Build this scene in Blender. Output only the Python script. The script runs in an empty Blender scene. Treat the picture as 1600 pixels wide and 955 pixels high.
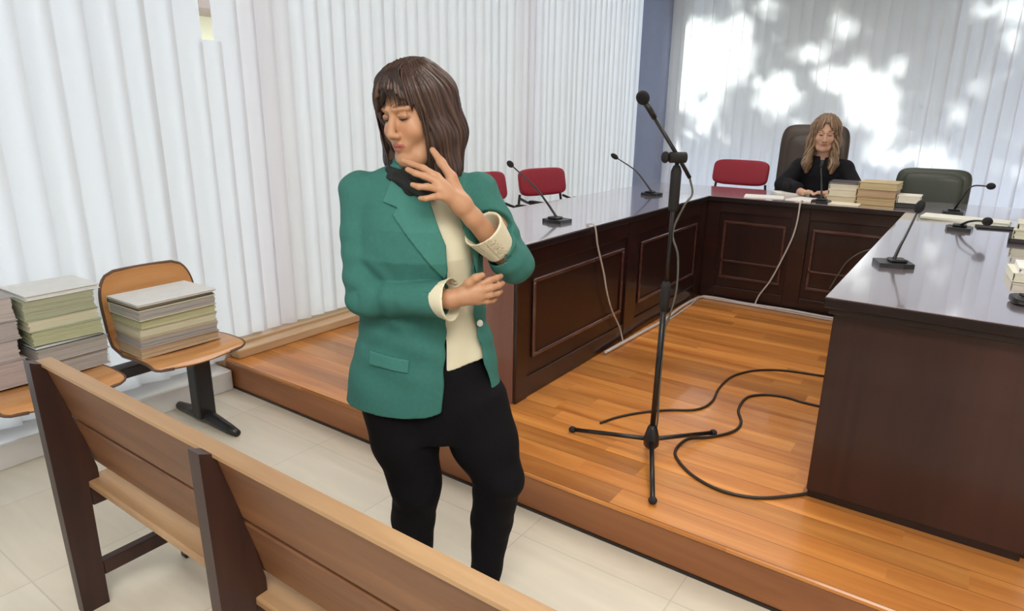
import bpy, math, random
import numpy as np
from mathutils import Vector, Matrix
C = bpy.context.scene
COL = C.collection
random.seed(7); RNG = np.random.default_rng(5)

# ------------------------------------------------------------------ camera
FPX, YAW, PITCH, ROLL, CAMH = 1022.0, math.radians(-35.0), math.radians(16.29), math.radians(.785), 1.55
cy_, sy_, cp_, sp_ = math.cos(YAW), math.sin(YAW), math.cos(PITCH), math.sin(PITCH)
fwd = Vector((sy_*cp_, cy_*cp_, -sp_)); rgt = Vector((cy_, -sy_, 0)); upv = rgt.cross(fwd)
r2 = math.cos(ROLL)*rgt + math.sin(ROLL)*upv; u2 = -math.sin(ROLL)*rgt + math.cos(ROLL)*upv
cam_d = bpy.data.cameras.new('camera'); cam = bpy.data.objects.new('camera', cam_d); COL.objects.link(cam)
cam.matrix_world = Matrix(((r2.x, u2.x, -fwd.x, 0), (r2.y, u2.y, -fwd.y, 0), (r2.z, u2.z, -fwd.z, CAMH), (0, 0, 0, 1)))
cam_d.sensor_width = 36; cam_d.lens = FPX/1600*36; cam_d.clip_start = .05; cam_d.clip_end = 200
C.camera = cam

# ------------------------------------------------------------------ light and exposure
C.view_settings.view_transform = 'Standard'; C.view_settings.look = 'None'
C.view_settings.exposure = 0.0; C.view_settings.gamma = 1; C.view_settings.use_curve_mapping = False
C.cycles.use_denoising = True
C.cycles.max_bounces = 8; C.cycles.diffuse_bounces = 5; C.cycles.glossy_bounces = 3
C.cycles.transmission_bounces = 6; C.cycles.transparent_max_bounces = 8
C.cycles.sample_clamp_indirect = 6.0
SKY_SIDE = (.57, .57, .60); SKY_BACK = (.80, .90, 1.22); SKY_K = 4.7
SUN_DIR = Vector((.22, -.80, -.56)).normalized(); SUN_K = 9.5
w = bpy.data.worlds.new('sky'); C.world = w; w.use_nodes = True
nt = w.node_tree; nt.nodes.clear()
tc = nt.nodes.new('ShaderNodeTexCoord'); sx = nt.nodes.new('ShaderNodeSeparateXYZ')
mr = nt.nodes.new('ShaderNodeMapRange'); mr.inputs[1].default_value = -.3; mr.inputs[2].default_value = .8
mx = nt.nodes.new('ShaderNodeMix'); mx.data_type = 'RGBA'
mx.inputs[6].default_value = (*SKY_SIDE, 1); mx.inputs[7].default_value = (*SKY_BACK, 1)
bg = nt.nodes.new('ShaderNodeBackground'); bg.inputs[1].default_value = SKY_K
wo = nt.nodes.new('ShaderNodeOutputWorld')
nt.links.new(tc.outputs['Generated'], sx.inputs[0]); nt.links.new(sx.outputs['Y'], mr.inputs[0])
nt.links.new(mr.outputs[0], mx.inputs[0]); nt.links.new(mx.outputs[2], bg.inputs[0]); nt.links.new(bg.outputs[0], wo.inputs[0])
sun_d = bpy.data.lights.new('sun', 'SUN'); sun_d.energy = SUN_K; sun_d.angle = math.radians(1.6); sun_d.color = (1, .97, .92)
sun = bpy.data.objects.new('sun', sun_d); COL.objects.link(sun)
sun.rotation_euler = SUN_DIR.to_track_quat('-Z', 'Y').to_euler()
def ceiling_fill(x, y, sx_, sy_, power, color=(1, .95, .88)):  # unseen area light with no fixture, added under the ceiling as room fill
    d = bpy.data.lights.new('fill_light', 'AREA'); d.shape = 'RECTANGLE'; d.size = sx_; d.size_y = sy_; d.energy = power; d.color = color
    o = bpy.data.objects.new('fill_light', d); COL.objects.link(o); o.location = (x, y, 3.1)
    return o
ceiling_fill(.6, -.6, 2.2, 1.6, 122)
ceiling_fill(-1.0, 3.2, 1.8, 1.6, 42)
ceiling_fill(-1.2, 5.6, 2.0, 1.0, 18)

# ------------------------------------------------------------------ pixel helpers (a real depth is always chosen)
def ray(px, py):
    return (r2*(px-800) - u2*(py-477.5) + fwd*FPX)
O0 = Vector((0, 0, CAMH))
def onz(px, py, z): d = ray(px, py); return O0 + d*((z-CAMH)/d.z)
def onx(px, py, x): d = ray(px, py); return O0 + d*(x/d.x)
def ony(px, py, y): d = ray(px, py); return O0 + d*(y/d.y)

# ------------------------------------------------------------------ materials
def new_mat(name):
    m = bpy.data.materials.new(name); m.use_nodes = True
    return m, m.node_tree, m.node_tree.nodes['Principled BSDF']
def L(nt, a, b): nt.links.new(a, b)
def set_p(b, **k):
    for kk, v in k.items(): b.inputs[kk.replace('_', ' ')].default_value = v
def simple(name, col, rough=.5, var=.12, scale=30, bump=0, metallic=0, stretch=(1, 1, 1), coat=0, ior=1.5, bscale=None):
    m, nt, b = new_mat(name)
    tc = nt.nodes.new('ShaderNodeTexCoord'); mp = nt.nodes.new('ShaderNodeMapping'); mp.inputs['Scale'].default_value = stretch
    n = nt.nodes.new('ShaderNodeTexNoise'); n.inputs['Scale'].default_value = scale; n.inputs['Detail'].default_value = 5
    L(nt, tc.outputs['Object'], mp.inputs[0]); L(nt, mp.outputs[0], n.inputs[0])
    mx = nt.nodes.new('ShaderNodeMix'); mx.data_type = 'RGBA'
    mx.inputs[6].default_value = tuple(c*(1-var) for c in col)+(1,); mx.inputs[7].default_value = tuple(min(1, c*(1+var)) for c in col)+(1,)
    L(nt, n.outputs['Fac'], mx.inputs[0]); L(nt, mx.outputs[2], b.inputs['Base Color'])
    set_p(b, Roughness=rough, Metallic=metallic, IOR=ior); b.inputs['Coat Weight'].default_value = coat; b.inputs['Coat Roughness'].default_value = .08
    if bump:
        bp = nt.nodes.new('ShaderNodeBump'); bp.inputs['Strength'].default_value = bump; bp.inputs['Distance'].default_value = .002
        src = n
        if bscale:
            src = nt.nodes.new('ShaderNodeTexNoise'); src.inputs['Scale'].default_value = bscale; L(nt, mp.outputs[0], src.inputs[0])
        L(nt, src.outputs['Fac'], bp.inputs['Height']); L(nt, bp.outputs[0], b.inputs['Normal'])
    return m
def wood(name, dark, light, axis='X', plank=None, rough=.35, coat=0, ior=1.5, grain=18, seams=True):
    """wood with grain along an axis; plank=(across axis, width) gives boards of slightly different tone"""
    m, nt, b = new_mat(name)
    tc = nt.nodes.new('ShaderNodeTexCoord'); mp = nt.nodes.new('ShaderNodeMapping')
    s = {'X': (.08, 1, 1), 'Y': (1, .08, 1), 'Z': (1, 1, .08)}[axis]; mp.inputs['Scale'].default_value = s
    n = nt.nodes.new('ShaderNodeTexNoise'); n.inputs['Scale'].default_value = grain; n.inputs['Detail'].default_value = 6; n.inputs['Roughness'].default_value = .6
    n.inputs['Distortion'].default_value = .6
    L(nt, tc.outputs['Object'], mp.inputs[0])
    cr = nt.nodes.new('ShaderNodeValToRGB'); cr.color_ramp.elements[0].position = .3; cr.color_ramp.elements[1].position = .72
    cr.color_ramp.elements[0].color = (*dark, 1); cr.color_ramp.elements[1].color = (*light, 1)
    L(nt, n.outputs['Fac'], cr.inputs[0])
    out = cr.outputs[0]
    if plank:
        ax, wd = plank
        sx = nt.nodes.new('ShaderNodeSeparateXYZ'); L(nt, tc.outputs['Object'], sx.inputs[0])
        dv = nt.nodes.new('ShaderNodeMath'); dv.operation = 'DIVIDE'; dv.inputs[1].default_value = wd; L(nt, sx.outputs[ax], dv.inputs[0])
        fl = nt.nodes.new('ShaderNodeMath'); fl.operation = 'FLOOR'; L(nt, dv.outputs[0], fl.inputs[0])
        # board offset along the grain and end joints
        wn0 = nt.nodes.new('ShaderNodeTexWhiteNoise'); wn0.noise_dimensions = '1D'; L(nt, fl.outputs[0], wn0.inputs['W'])
        ml = nt.nodes.new('ShaderNodeMath'); ml.operation = 'MULTIPLY_ADD'; ml.inputs[1].default_value = .9
        L(nt, sx.outputs[axis], ml.inputs[0]); L(nt, wn0.outputs['Value'], ml.inputs[2])
        fl2 = nt.nodes.new('ShaderNodeMath'); fl2.operation = 'FLOOR'; L(nt, ml.outputs[0], fl2.inputs[0])
        cb = nt.nodes.new('ShaderNodeCombineXYZ'); L(nt, fl.outputs[0], cb.inputs[0]); L(nt, fl2.outputs[0], cb.inputs[1])
        wn = nt.nodes.new('ShaderNodeTexWhiteNoise'); wn.noise_dimensions = '3D'; L(nt, cb.outputs[0], wn.inputs['Vector'])
        ad = nt.nodes.new('ShaderNodeVectorMath'); ad.operation = 'ADD'; L(nt, mp.outputs[0], ad.inputs[0]); L(nt, wn.outputs['Color'], ad.inputs[1])
        L(nt, ad.outputs[0], n.inputs[0])
        hs = nt.nodes.new('ShaderNodeHueSaturation'); L(nt, out, hs.inputs['Color'])
        mrv = nt.nodes.new('ShaderNodeMapRange'); mrv.inputs[3].default_value = .72; mrv.inputs[4].default_value = 1.25; L(nt, wn.outputs['Value'], mrv.inputs[0])
        L(nt, mrv.outputs[0], hs.inputs['Value']); out = hs.outputs[0]
        if seams:
            fr = nt.nodes.new('ShaderNodeMath'); fr.operation = 'FRACT'; L(nt, dv.outputs[0], fr.inputs[0])
            lt = nt.nodes.new('ShaderNodeMath'); lt.operation = 'LESS_THAN'; lt.inputs[1].default_value = .02; L(nt, fr.outputs[0], lt.inputs[0])
            mm = nt.nodes.new('ShaderNodeMix'); mm.data_type = 'RGBA'; mm.inputs[7].default_value = tuple(c*.45 for c in dark)+(1,)
            L(nt, lt.outputs[0], mm.inputs[0]); L(nt, out, mm.inputs[6]); out = mm.outputs[2]
    else:
        L(nt, mp.outputs[0], n.inputs[0])
    L(nt, out, b.inputs['Base Color'])
    set_p(b, Roughness=rough, IOR=ior); b.inputs['Coat Weight'].default_value = coat; b.inputs['Coat Roughness'].default_value = .06
    bp = nt.nodes.new('ShaderNodeBump'); bp.inputs['Strength'].default_value = .08; bp.inputs['Distance'].default_value = .001
    L(nt, n.outputs['Fac'], bp.inputs['Height']); L(nt, bp.outputs[0], b.inputs['Normal'])
    return m
def slat_mat(name, col, trans=.5):
    m = bpy.data.materials.new(name); m.use_nodes = True; nt = m.node_tree; nt.nodes.clear()
    tc = nt.nodes.new('ShaderNodeTexCoord'); n = nt.nodes.new('ShaderNodeTexNoise'); n.inputs['Scale'].default_value = 260
    L(nt, tc.outputs['Object'], n.inputs[0])
    mx = nt.nodes.new('ShaderNodeMix'); mx.data_type = 'RGBA'; mx.inputs[6].default_value = tuple(c*.95 for c in col)+(1,); mx.inputs[7].default_value = (*col, 1)
    L(nt, n.outputs['Fac'], mx.inputs[0])
    d = nt.nodes.new('ShaderNodeBsdfDiffuse'); t = nt.nodes.new('ShaderNodeBsdfTranslucent'); s = nt.nodes.new('ShaderNodeMixShader'); s.inputs[0].default_value = trans
    L(nt, mx.outputs[2], d.inputs[0]); L(nt, mx.outputs[2], t.inputs[0]); L(nt, d.outputs[0], s.inputs[1]); L(nt, t.outputs[0], s.inputs[2])
    o = nt.nodes.new('ShaderNodeOutputMaterial'); L(nt, s.outputs[0], o.inputs[0]); return m
def glass_mat():
    m = bpy.data.materials.new('window_glass'); m.use_nodes = True; nt = m.node_tree; nt.nodes.clear()
    t = nt.nodes.new('ShaderNodeBsdfTransparent'); t.inputs[0].default_value = (.93, .97, .96, 1)
    g = nt.nodes.new('ShaderNodeBsdfGlossy'); g.inputs['Roughness'].default_value = .02
    f = nt.nodes.new('ShaderNodeFresnel'); s = nt.nodes.new('ShaderNodeMixShader'); o = nt.nodes.new('ShaderNodeOutputMaterial')
    L(nt, f.outputs[0], s.inputs[0]); L(nt, t.outputs[0], s.inputs[1]); L(nt, g.outputs[0], s.inputs[2]); L(nt, s.outputs[0], o.inputs[0]); return m
M = {
 'floor': None,
 'plat': wood('platform_wood', (.40, .125, .022), (.72, .31, .075), 'X', ('Y', .115), rough=.28, coat=.25, grain=9),
 'riser': wood('riser_wood', (.22, .075, .025), (.40, .16, .06), 'X', rough=.35, grain=8),
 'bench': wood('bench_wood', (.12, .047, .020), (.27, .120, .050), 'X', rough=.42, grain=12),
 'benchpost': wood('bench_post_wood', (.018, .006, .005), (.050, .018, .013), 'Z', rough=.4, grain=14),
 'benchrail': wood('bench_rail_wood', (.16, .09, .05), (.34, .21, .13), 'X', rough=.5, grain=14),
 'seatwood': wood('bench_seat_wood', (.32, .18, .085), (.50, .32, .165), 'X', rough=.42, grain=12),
 'desk': wood('mahogany', (.010, .0028, .0026), (.028, .008, .007), 'Z', rough=.33, coat=.15, grain=14),
 'deskX': wood('mahogany_rails', (.011, .003, .0026), (.030, .009, .0075), 'X', rough=.28, coat=.3, grain=14),
 'deskR': wood('mahogany_end_panel', (.026, .008, .0065), (.055, .020, .015), 'Z', rough=.38, coat=.1, grain=6),
 'deskRefl': wood('end_panel_painted_reflection', (.20, .085, .06), (.32, .155, .12), 'Z', rough=.25, coat=.5, grain=6),  # pinkish reflection on the left desk's end panel, painted into the base colour
 'mould': wood('mahogany_moulding', (.05, .018, .016), (.10, .04, .034), 'X', rough=.22, coat=.8, grain=14),
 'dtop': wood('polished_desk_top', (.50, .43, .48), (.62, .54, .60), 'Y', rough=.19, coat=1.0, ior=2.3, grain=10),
 'edge': simple('desk_edge', (.012, .006, .006), .3, coat=.2),
 'ply': wood('beech_ply', (.50, .22, .07), (.72, .38, .15), 'Y', rough=.3, coat=.4, grain=10),
 'plyedge': simple('ply_edge', (.13, .07, .045), .5),
 'blind': slat_mat('blind_fabric', (.88, .88, .89), .74),
 'blindb': slat_mat('blind_fabric_back', (.92, .93, .96), .6),
 'wall': simple('wall_paint', (.80, .80, .79), .8, .03, 40, .1),
 'column': simple('column_paint', (.27, .33, .48), .45, .05, 12, .05),
 'marble': simple('white_marble', (.74, .74, .74), .3, .12, 4, 0, coat=.3),
 'wledge': wood('light_ledge_wood', (.45, .28, .15), (.66, .46, .28), 'Y', rough=.4, grain=10),
 'frame': simple('white_frame', (.75, .76, .78), .4, .03),
 'glass': glass_mat(),
 'black': simple('black_metal', (.012, .012, .014), .35, .2),
 'blackm': simple('black_matte', (.013, .012, .013), .75, .2),
 'foam': simple('black_foam', (.010, .010, .011), .95, .3, 400, .6),
 'cable': simple('black_cable', (.028, .018, .014), .5),
 'wcable': simple('pale_cable', (.55, .50, .48), .5),
 'wcable2': simple('dark_grey_cable', (.12, .12, .10), .5),
 'red': simple('red_upholstery', (.30, .012, .028), .6, .15, 60, .3, bscale=500),
 'green': simple('dark_green_leather', (.045, .058, .042), .42, .2, 8, .2, coat=.1, bscale=220),
 'brownleather': simple('dark_brown_leather', (.040, .024, .016), .4, .25, 8, .2, coat=.1, bscale=220),
 'skin': None,
 'hair': None,
 'jacket': simple('teal_jacket', (.034, .165, .140), .85, .16, 90, .5, bscale=900),
 'lapel': simple('teal_lapel', (.043, .195, .165), .8, .12, 90, .4, bscale=900),
 'blouse': simple('cream_blouse', (.74, .70, .52), .6, .06, 20, .1),
 'trouser': simple('black_trouser', (.005, .005, .007), .85, .2, 60, .2, ior=1.25),
 'shoe': simple('black_shoe_leather', (.010, .009, .009), .3, .1, coat=.3),
 'scarf': simple('black_scarf', (.010, .013, .013), .9, .3, 40, .4),
 'robe': simple('black_robe', (.007, .007, .010), .8, .2, 30, .2, ior=1.3),
 'shirt': simple('dark_green_shirt', (.03, .05, .045), .7),
 'leaf': slat_mat('tree_leaf', (.13, .20, .10), .25),
 'bark': simple('bark', (.10, .07, .05), .9, .3, 12, .6),
 'ochre': simple('building_plaster', (.86, .80, .55), .8, .06),
 'brownroof': simple('building_eaves', (.32, .24, .19), .8, .1),
 'button': simple('pearl_button', (.80, .80, .74), .25),
 'metal': simple('grey_metal', (.35, .35, .36), .3, .05, metallic=1),
 'chrome': simple('chrome', (.75, .75, .77), .18, .03, metallic=1),
}
PAPER = {}
def paper(r, g, b, name='paper'):
    k = (r, g, b)
    if k not in PAPER: PAPER[k] = simple(name, k, .8, .10, 14, .2, stretch=(1, 1, 14))
    return PAPER[k]
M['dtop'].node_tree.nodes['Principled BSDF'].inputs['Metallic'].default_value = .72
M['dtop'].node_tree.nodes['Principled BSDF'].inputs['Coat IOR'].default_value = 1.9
def floor_mat():
    m, nt, b = new_mat('stone_floor')
    tc = nt.nodes.new('ShaderNodeTexCoord'); mp = nt.nodes.new('ShaderNodeMapping'); mp.inputs['Scale'].default_value = (1, 1, 1)
    br = nt.nodes.new('ShaderNodeTexBrick'); br.inputs['Scale'].default_value = 1.0; br.offset = 0
    br.inputs['Brick Width'].default_value = .6; br.inputs['Row Height'].default_value = .6; br.inputs['Mortar Size'].default_value = .003
    br.inputs['Color1'].default_value = (.70, .65, .54, 1); br.inputs['Color2'].default_value = (.75, .71, .60, 1); br.inputs['Mortar'].default_value = (.60, .56, .47, 1)
    n = nt.nodes.new('ShaderNodeTexNoise'); n.inputs['Scale'].default_value = 3.2; n.inputs['Detail'].default_value = 8; n.inputs['Distortion'].default_value = 1.3
    mp2 = nt.nodes.new('ShaderNodeMapping'); mp2.inputs['Scale'].default_value = (.6, 3, 1); mp2.inputs['Rotation'].default_value = (0, 0, .3)
    L(nt, tc.outputs['Object'], mp.inputs[0]); L(nt, mp.outputs[0], br.inputs[0]); L(nt, tc.outputs['Object'], mp2.inputs[0]); L(nt, mp2.outputs[0], n.inputs[0])
    hs = nt.nodes.new('ShaderNodeHueSaturation'); mr = nt.nodes.new('ShaderNodeMapRange'); mr.inputs[3].default_value = .86; mr.inputs[4].default_value = 1.13
    L(nt, n.outputs['Fac'], mr.inputs[0]); L(nt, mr.outputs[0], hs.inputs['Value']); L(nt, br.outputs[0], hs.inputs['Color']); L(nt, hs.outputs[0], b.inputs['Base Color'])
    set_p(b, Roughness=.3, IOR=1.5); return m
M['floor'] = floor_mat()
def attr_mat(name, rough, sss=0):
    m, nt, b = new_mat(name); a = nt.nodes.new('ShaderNodeVertexColor'); a.layer_name = 'Col'
    L(nt, a.outputs[0], b.inputs['Base Color']); set_p(b, Roughness=rough)
    tc = nt.nodes.new('ShaderNodeTexCoord'); n = nt.nodes.new('ShaderNodeTexNoise'); n.inputs['Scale'].default_value = 180
    L(nt, tc.outputs['Object'], n.inputs[0])
    bp = nt.nodes.new('ShaderNodeBump'); bp.inputs['Strength'].default_value = .15; bp.inputs['Distance'].default_value = .001
    L(nt, n.outputs['Fac'], bp.inputs['Height']); L(nt, bp.outputs[0], b.inputs['Normal'])
    return m
M['skin'] = attr_mat('skin', .5); M['hair'] = attr_mat('hair', .42)

# ------------------------------------------------------------------ tags
def tag(o, label, cat, group=None, kind=None):
    o['label'] = label; o['category'] = cat
    if group: o['group'] = group
    if kind: o['kind'] = kind
    return o
def thing(name, label, cat, loc=(0, 0, 0), rz=0, group=None):
    o = bpy.data.objects.new(name, None); COL.objects.link(o); o.location = loc; o.rotation_euler = (0, 0, rz); o.empty_display_size = .1
    return tag(o, label, cat, group)

# ------------------------------------------------------------------ mesh builder
class MB:
    def __init__(s): s.v = []; s.f = []; s.sm = []
    def add(s, vs, fs, smooth=False):
        n = len(s.v); s.v += [tuple(v) for v in vs]; s.f += [tuple(i+n for i in f) for f in fs]; s.sm += [smooth]*len(fs); return s
    def box(s, x0, x1, y0, y1, z0, z1, b=0, mat=None):
        """box with chamfered edges when b > 0"""
        if b <= 0:
            vs = [(x, y, z) for z in (z0, z1) for y in (y0, y1) for x in (x0, x1)]
            fs = [(0, 2, 3, 1), (4, 5, 7, 6), (0, 1, 5, 4), (2, 6, 7, 3), (0, 4, 6, 2), (1, 3, 7, 5)]
        else:
            b = min(b, (x1-x0)*.45, (y1-y0)*.45, (z1-z0)*.45)
            cx, cy, cz = (x0+x1)/2, (y0+y1)/2, (z0+z1)/2; hx, hy, hz = (x1-x0)/2, (y1-y0)/2, (z1-z0)/2
            vs = []; idx = {}
            for sx in (-1, 1):
                for sy in (-1, 1):
                    for sz in (-1, 1):
                        for a in range(3):
                            h = [hx-b, hy-b, hz-b]; h[a] += b
                            idx[(sx, sy, sz, a)] = len(vs); vs.append((cx+sx*h[0], cy+sy*h[1], cz+sz*h[2]))
            fs = []
            for a in range(3):
                o1, o2 = [(1, 2), (2, 0), (0, 1)][a]
                for sg in (-1, 1):
                    q = []
                    for p, r in ((-1, -1), (1, -1), (1, 1), (-1, 1)):
                        k = [0, 0, 0]; k[a] = sg; k[o1] = p; k[o2] = r; q.append(idx[(*k, a)])
                    fs.append(tuple(q if sg > 0 else q[::-1]))
            for a in range(3):        # edges
                o1, o2 = [(1, 2), (2, 0), (0, 1)][a]
                for p in (-1, 1):
                    for r in (-1, 1):
                        def K(sa, ax):
                            k = [0, 0, 0]; k[a] = sa; k[o1] = p; k[o2] = r; return idx[(*k, ax)]
                        q = [K(-1, o1), K(1, o1), K(1, o2), K(-1, o2)]
                        fs.append(tuple(q if p*r < 0 else q[::-1]))
            for sx in (-1, 1):
                for sy in (-1, 1):
                    for sz in (-1, 1):
                        q = [idx[(sx, sy, sz, a)] for a in range(3)]; fs.append(tuple(q if sx*sy*sz > 0 else q[::-1]))
        if mat is not None: vs = [mat @ Vector(v) for v in vs]
        return s.add(vs, fs)
    def tube(s, pts, r, n=10, cap=True):
        pts = [Vector(p) for p in pts]; m = len(pts); rs = r if isinstance(r, (list, tuple)) else [r]*m
        t0 = (pts[1]-pts[0]).normalized(); ref = Vector((0, 0, 1)) if abs(t0.z) < .9 else Vector((1, 0, 0))
        nrm = t0.cross(ref).normalized(); vs = []
        for i, p in enumerate(pts):
            t = (pts[min(i+1, m-1)]-pts[max(i-1, 0)]).normalized(); nrm = (nrm - t*nrm.dot(t)).normalized(); bn = t.cross(nrm)
            for k in range(n):
                a = 2*math.pi*k/n; vs.append(p + (nrm*math.cos(a)+bn*math.sin(a))*rs[i])
        fs = [(i*n+k, i*n+(k+1) % n, (i+1)*n+(k+1) % n, (i+1)*n+k) for i in range(m-1) for k in range(n)]
        if cap: fs += [tuple(range(n))[::-1], tuple((m-1)*n+k for k in range(n))]
        return s.add(vs, fs, True)
    def ell(s, c, r, nu=20, nv=12, mat=None):
        vs = []; fs = []
        for j in range(nv+1):
            th = math.pi*j/nv
            for i in range(nu):
                ph = 2*math.pi*i/nu; v = Vector((r[0]*math.sin(th)*math.cos(ph), r[1]*math.sin(th)*math.sin(ph), r[2]*math.cos(th)))
                if mat is not None: v = mat @ v
                vs.append(v+Vector(c))
        for j in range(nv):
            for i in range(nu): fs.append((j*nu+i, (j+1)*nu+i, (j+1)*nu+(i+1) % nu, j*nu+(i+1) % nu))
        return s.add(vs, fs, True)
    def sup(s, c, r, e=.35, mat=None, nu=40, nv=24):
        """superellipsoid cushion"""
        f = lambda v, q: math.copysign(abs(v)**q, v); vs = []; fs = []
        for j in range(nv+1):
            th = -math.pi/2+math.pi*j/nv
            for i in range(nu):
                ph = 2*math.pi*i/nu
                v = Vector((r[0]*f(math.cos(th), e)*f(math.cos(ph), e), r[1]*f(math.cos(th), e)*f(math.sin(ph), e), r[2]*f(math.sin(th), e)))
                if mat is not None: v = mat @ v
                vs.append(v+Vector(c))
        for j in range(nv):
            for i in range(nu): fs.append((j*nu+i, j*nu+(i+1) % nu, (j+1)*nu+(i+1) % nu, (j+1)*nu+i))
        return s.add(vs, fs, True)
    def prism(s, poly, axis, a, b):
        """extrude a 2D outline between a and b along axis ('X': outline in YZ, 'Y': XZ, 'Z': XY)"""
        n = len(poly); P = lambda t, q: {'X': (t, q[0], q[1]), 'Y': (q[0], t, q[1]), 'Z': (q[0], q[1], t)}[axis]
        vs = [P(a, q) for q in poly]+[P(b, q) for q in poly]
        fs = [tuple(range(n)), tuple(range(n, 2*n))[::-1]]+[(i, i+n, (i+1) % n+n, (i+1) % n) for i in range(n)]
        return s.add(vs, fs)
    def build(s, name, mat, parent=None, fix=True):
        me = bpy.data.meshes.new(name); me.from_pydata(s.v, [], s.f); me.materials.append(mat)
        me.polygons.foreach_set('use_smooth', s.sm); me.update()
        if fix:
            import bmesh
            bm = bmesh.new(); bm.from_mesh(me); bmesh.ops.remove_doubles(bm, verts=bm.verts, dist=1e-6); bmesh.ops.recalc_face_normals(bm, faces=bm.faces); bm.to_mesh(me); bm.free()
        o = bpy.data.objects.new(name, me); COL.objects.link(o)
        if parent: o.parent = parent
        return o
def struct(o): o['kind'] = 'structure'; return o
def spline(pts, n=10):
    pts = [Vector(p) for p in pts]; P = [pts[0]*2-pts[1]]+pts+[pts[-1]*2-pts[-2]]; out = []
    for i in range(1, len(P)-2):
        for k in range(n):
            t = k/n; a, b, c, d = P[i-1], P[i], P[i+1], P[i+2]
            out.append(.5*((2*b)+(c-a)*t+(2*a-5*b+4*c-d)*t*t+(3*b-a-3*c+d)*t**3))
    return out+[pts[-1]]
def copy_tree(o, parent=None):
    c = o.copy(); COL.objects.link(c)
    if parent: c.parent = parent
    for ch in list(o.children): copy_tree(ch, c)
    return c

# ================================================================== THE ROOM
PZ = .17
struct(MB().box(-3.62, 3.2, -3.0, 1.98, -.1, 0).build('floor', M['floor']))
plat = struct(MB().box(-3.40, 3.2, 1.975, 7.62, 0, PZ-.022).box(-3.40, 3.2, 1.95, 7.62, PZ-.022, PZ, .006).build('floor_platform', M['plat']))
struct(MB().box(-3.40, 3.2, 1.958, 1.974, .012, PZ-.0225).build('trim_1', M['riser']))
struct(MB().box(-3.40, 3.2, 1.952, 1.974, .0, .012).build('trim_2', M['edge']))
struct(MB().box(-3.62, 3.2, -3.0, 7.9, 3.2, 3.3).build('ceiling', M['wall']))
# left wall: sill below, head above, piers between three windows
wl = MB().box(-3.62, -3.50, -3.0, 7.9, 0, .14).box(-3.62, -3.50, -3.0, 7.9, 3.0, 3.2)
for y in (-3.0, -.35, 2.35, 5.05, 7.75): wl.box(-3.62, -3.52, y+.02, y+.08, .14, 3.0)
struct(wl.build('wall_left', M['wall']))
for i, y in enumerate((-2.88, -.23, 2.47, 5.17)):
    y1 = y+2.53; f = MB()
    f.box(-3.59, -3.54, y, y+.05, .14, 3.0).box(-3.59, -3.54, y1-.05, y1, .14, 3.0).box(-3.59, -3.54, y, y1, .14, .19).box(-3.59, -3.54, y, y1, 2.95, 3.0)
    o = struct(f.build('window_%d' % (i+1), M['frame']))
    MB().box(-3.568, -3.562, y+.05, y1-.05, .19, 2.95).build('pane', M['glass'], o)
wb = MB().box(-3.62, 3.2, 7.62, 7.74, 0, .14).box(-3.62, 3.2, 7.62, 7.74, 3.0, 3.2).box(-3.62, -3.05, 7.62, 7.74, .14, 3.0).box(2.9, 3.2, 7.62, 7.74, .14, 3.0)
struct(wb.build('wall_back', M['wall']))
f = MB().box(-3.05, 2.9, 7.66, 7.70, .14, .19).box(-3.05, 2.9, 7.66, 7.70, 2.95, 3.0).box(-3.05, -3.0, 7.66, 7.70, .19, 2.95).box(2.85, 2.9, 7.66, 7.70, .19, 2.95)
o = struct(f.build('window_5', M['frame'])); MB().box(-3.0, 2.85, 7.676, 7.682, .19, 2.95).build('pane', M['glass'], o)
struct(MB().box(-3.42, -3.09, 7.30, 7.62, PZ, 3.2, .035).build('column_corner', M['column']))
struct(MB().box(-3.50, -3.32, -3.0, 1.945, 0, .12, .006).build('trim_3', M['marble']))
struct(MB().box(-3.50, -3.40, 1.96, 7.62, 0, .24).box(-3.40, -3.31, 1.99, 7.30, PZ, .225, .006).build('trim_4', M['wledge']))

struct(MB().box(3.2, 3.32, -3.0, 7.9, 0, 3.2).build('wall_right', M['wall']))
struct(MB().box(-3.62, 3.32, -3.12, -3.0, 0, 3.2).build('wall_front', M['wall']))
# ------------------------------------------------------------------ vertical blinds
def blind(name_label, cat, pos, width, axis, z0, z1, ang, material, gaps=(), seed=1, headmat='frame', fixed_x=0):
    rnd = random.Random(seed); root = thing('vertical_blind', name_label, cat, (0, 0, 0), 0, None)
    m = MB()
    for i, p in enumerate(pos):
        a = math.radians(ang + rnd.uniform(-12, 12)); lo, hi = z0, z1
        for (gi, glo, ghi) in gaps:
            if gi == i: lo, hi = glo, ghi
        n = 5; vs = []
        sway = rnd.uniform(-.006, .006)
        zz = [lo, lo+.02, (lo+hi)/2, hi]
        for z in zz:
            k = (hi-z)/(hi-lo+1e-6)
            for j in range(n):
                t = (j/(n-1)-.5)*width; c = .010*(1-(2*j/(n-1)-1)**2)
                along = t*math.cos(a) - c*math.sin(a) + sway*k; off = t*math.sin(a) + c*math.cos(a)
                vs.append((fixed_x+off, p+along, z) if axis == 'Y' else (p+along, fixed_x-off, z))
        fs = [(r*n+j, r*n+j+1, (r+1)*n+j+1, (r+1)*n+j) for r in range(len(zz)-1) for j in range(n-1)]
        m.add(vs, fs, True)
    m.build('fabric_slats', material, root, fix=False)
    a0, a1 = min(pos)-.05, max(pos)+.05
    h = MB()
    if axis == 'Y': h.box(fixed_x-.025, fixed_x+.025, a0, a1, z1+.002, z1+.045, .004)
    else: h.box(a0, a1, fixed_x-.025, fixed_x+.025, z1+.002, z1+.045, .004)
    h.build('head_rail', M[headmat], root)
    return root
y = -2.951; pa = []
while y < 1.96: pa.append(y); y += .136
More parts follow.
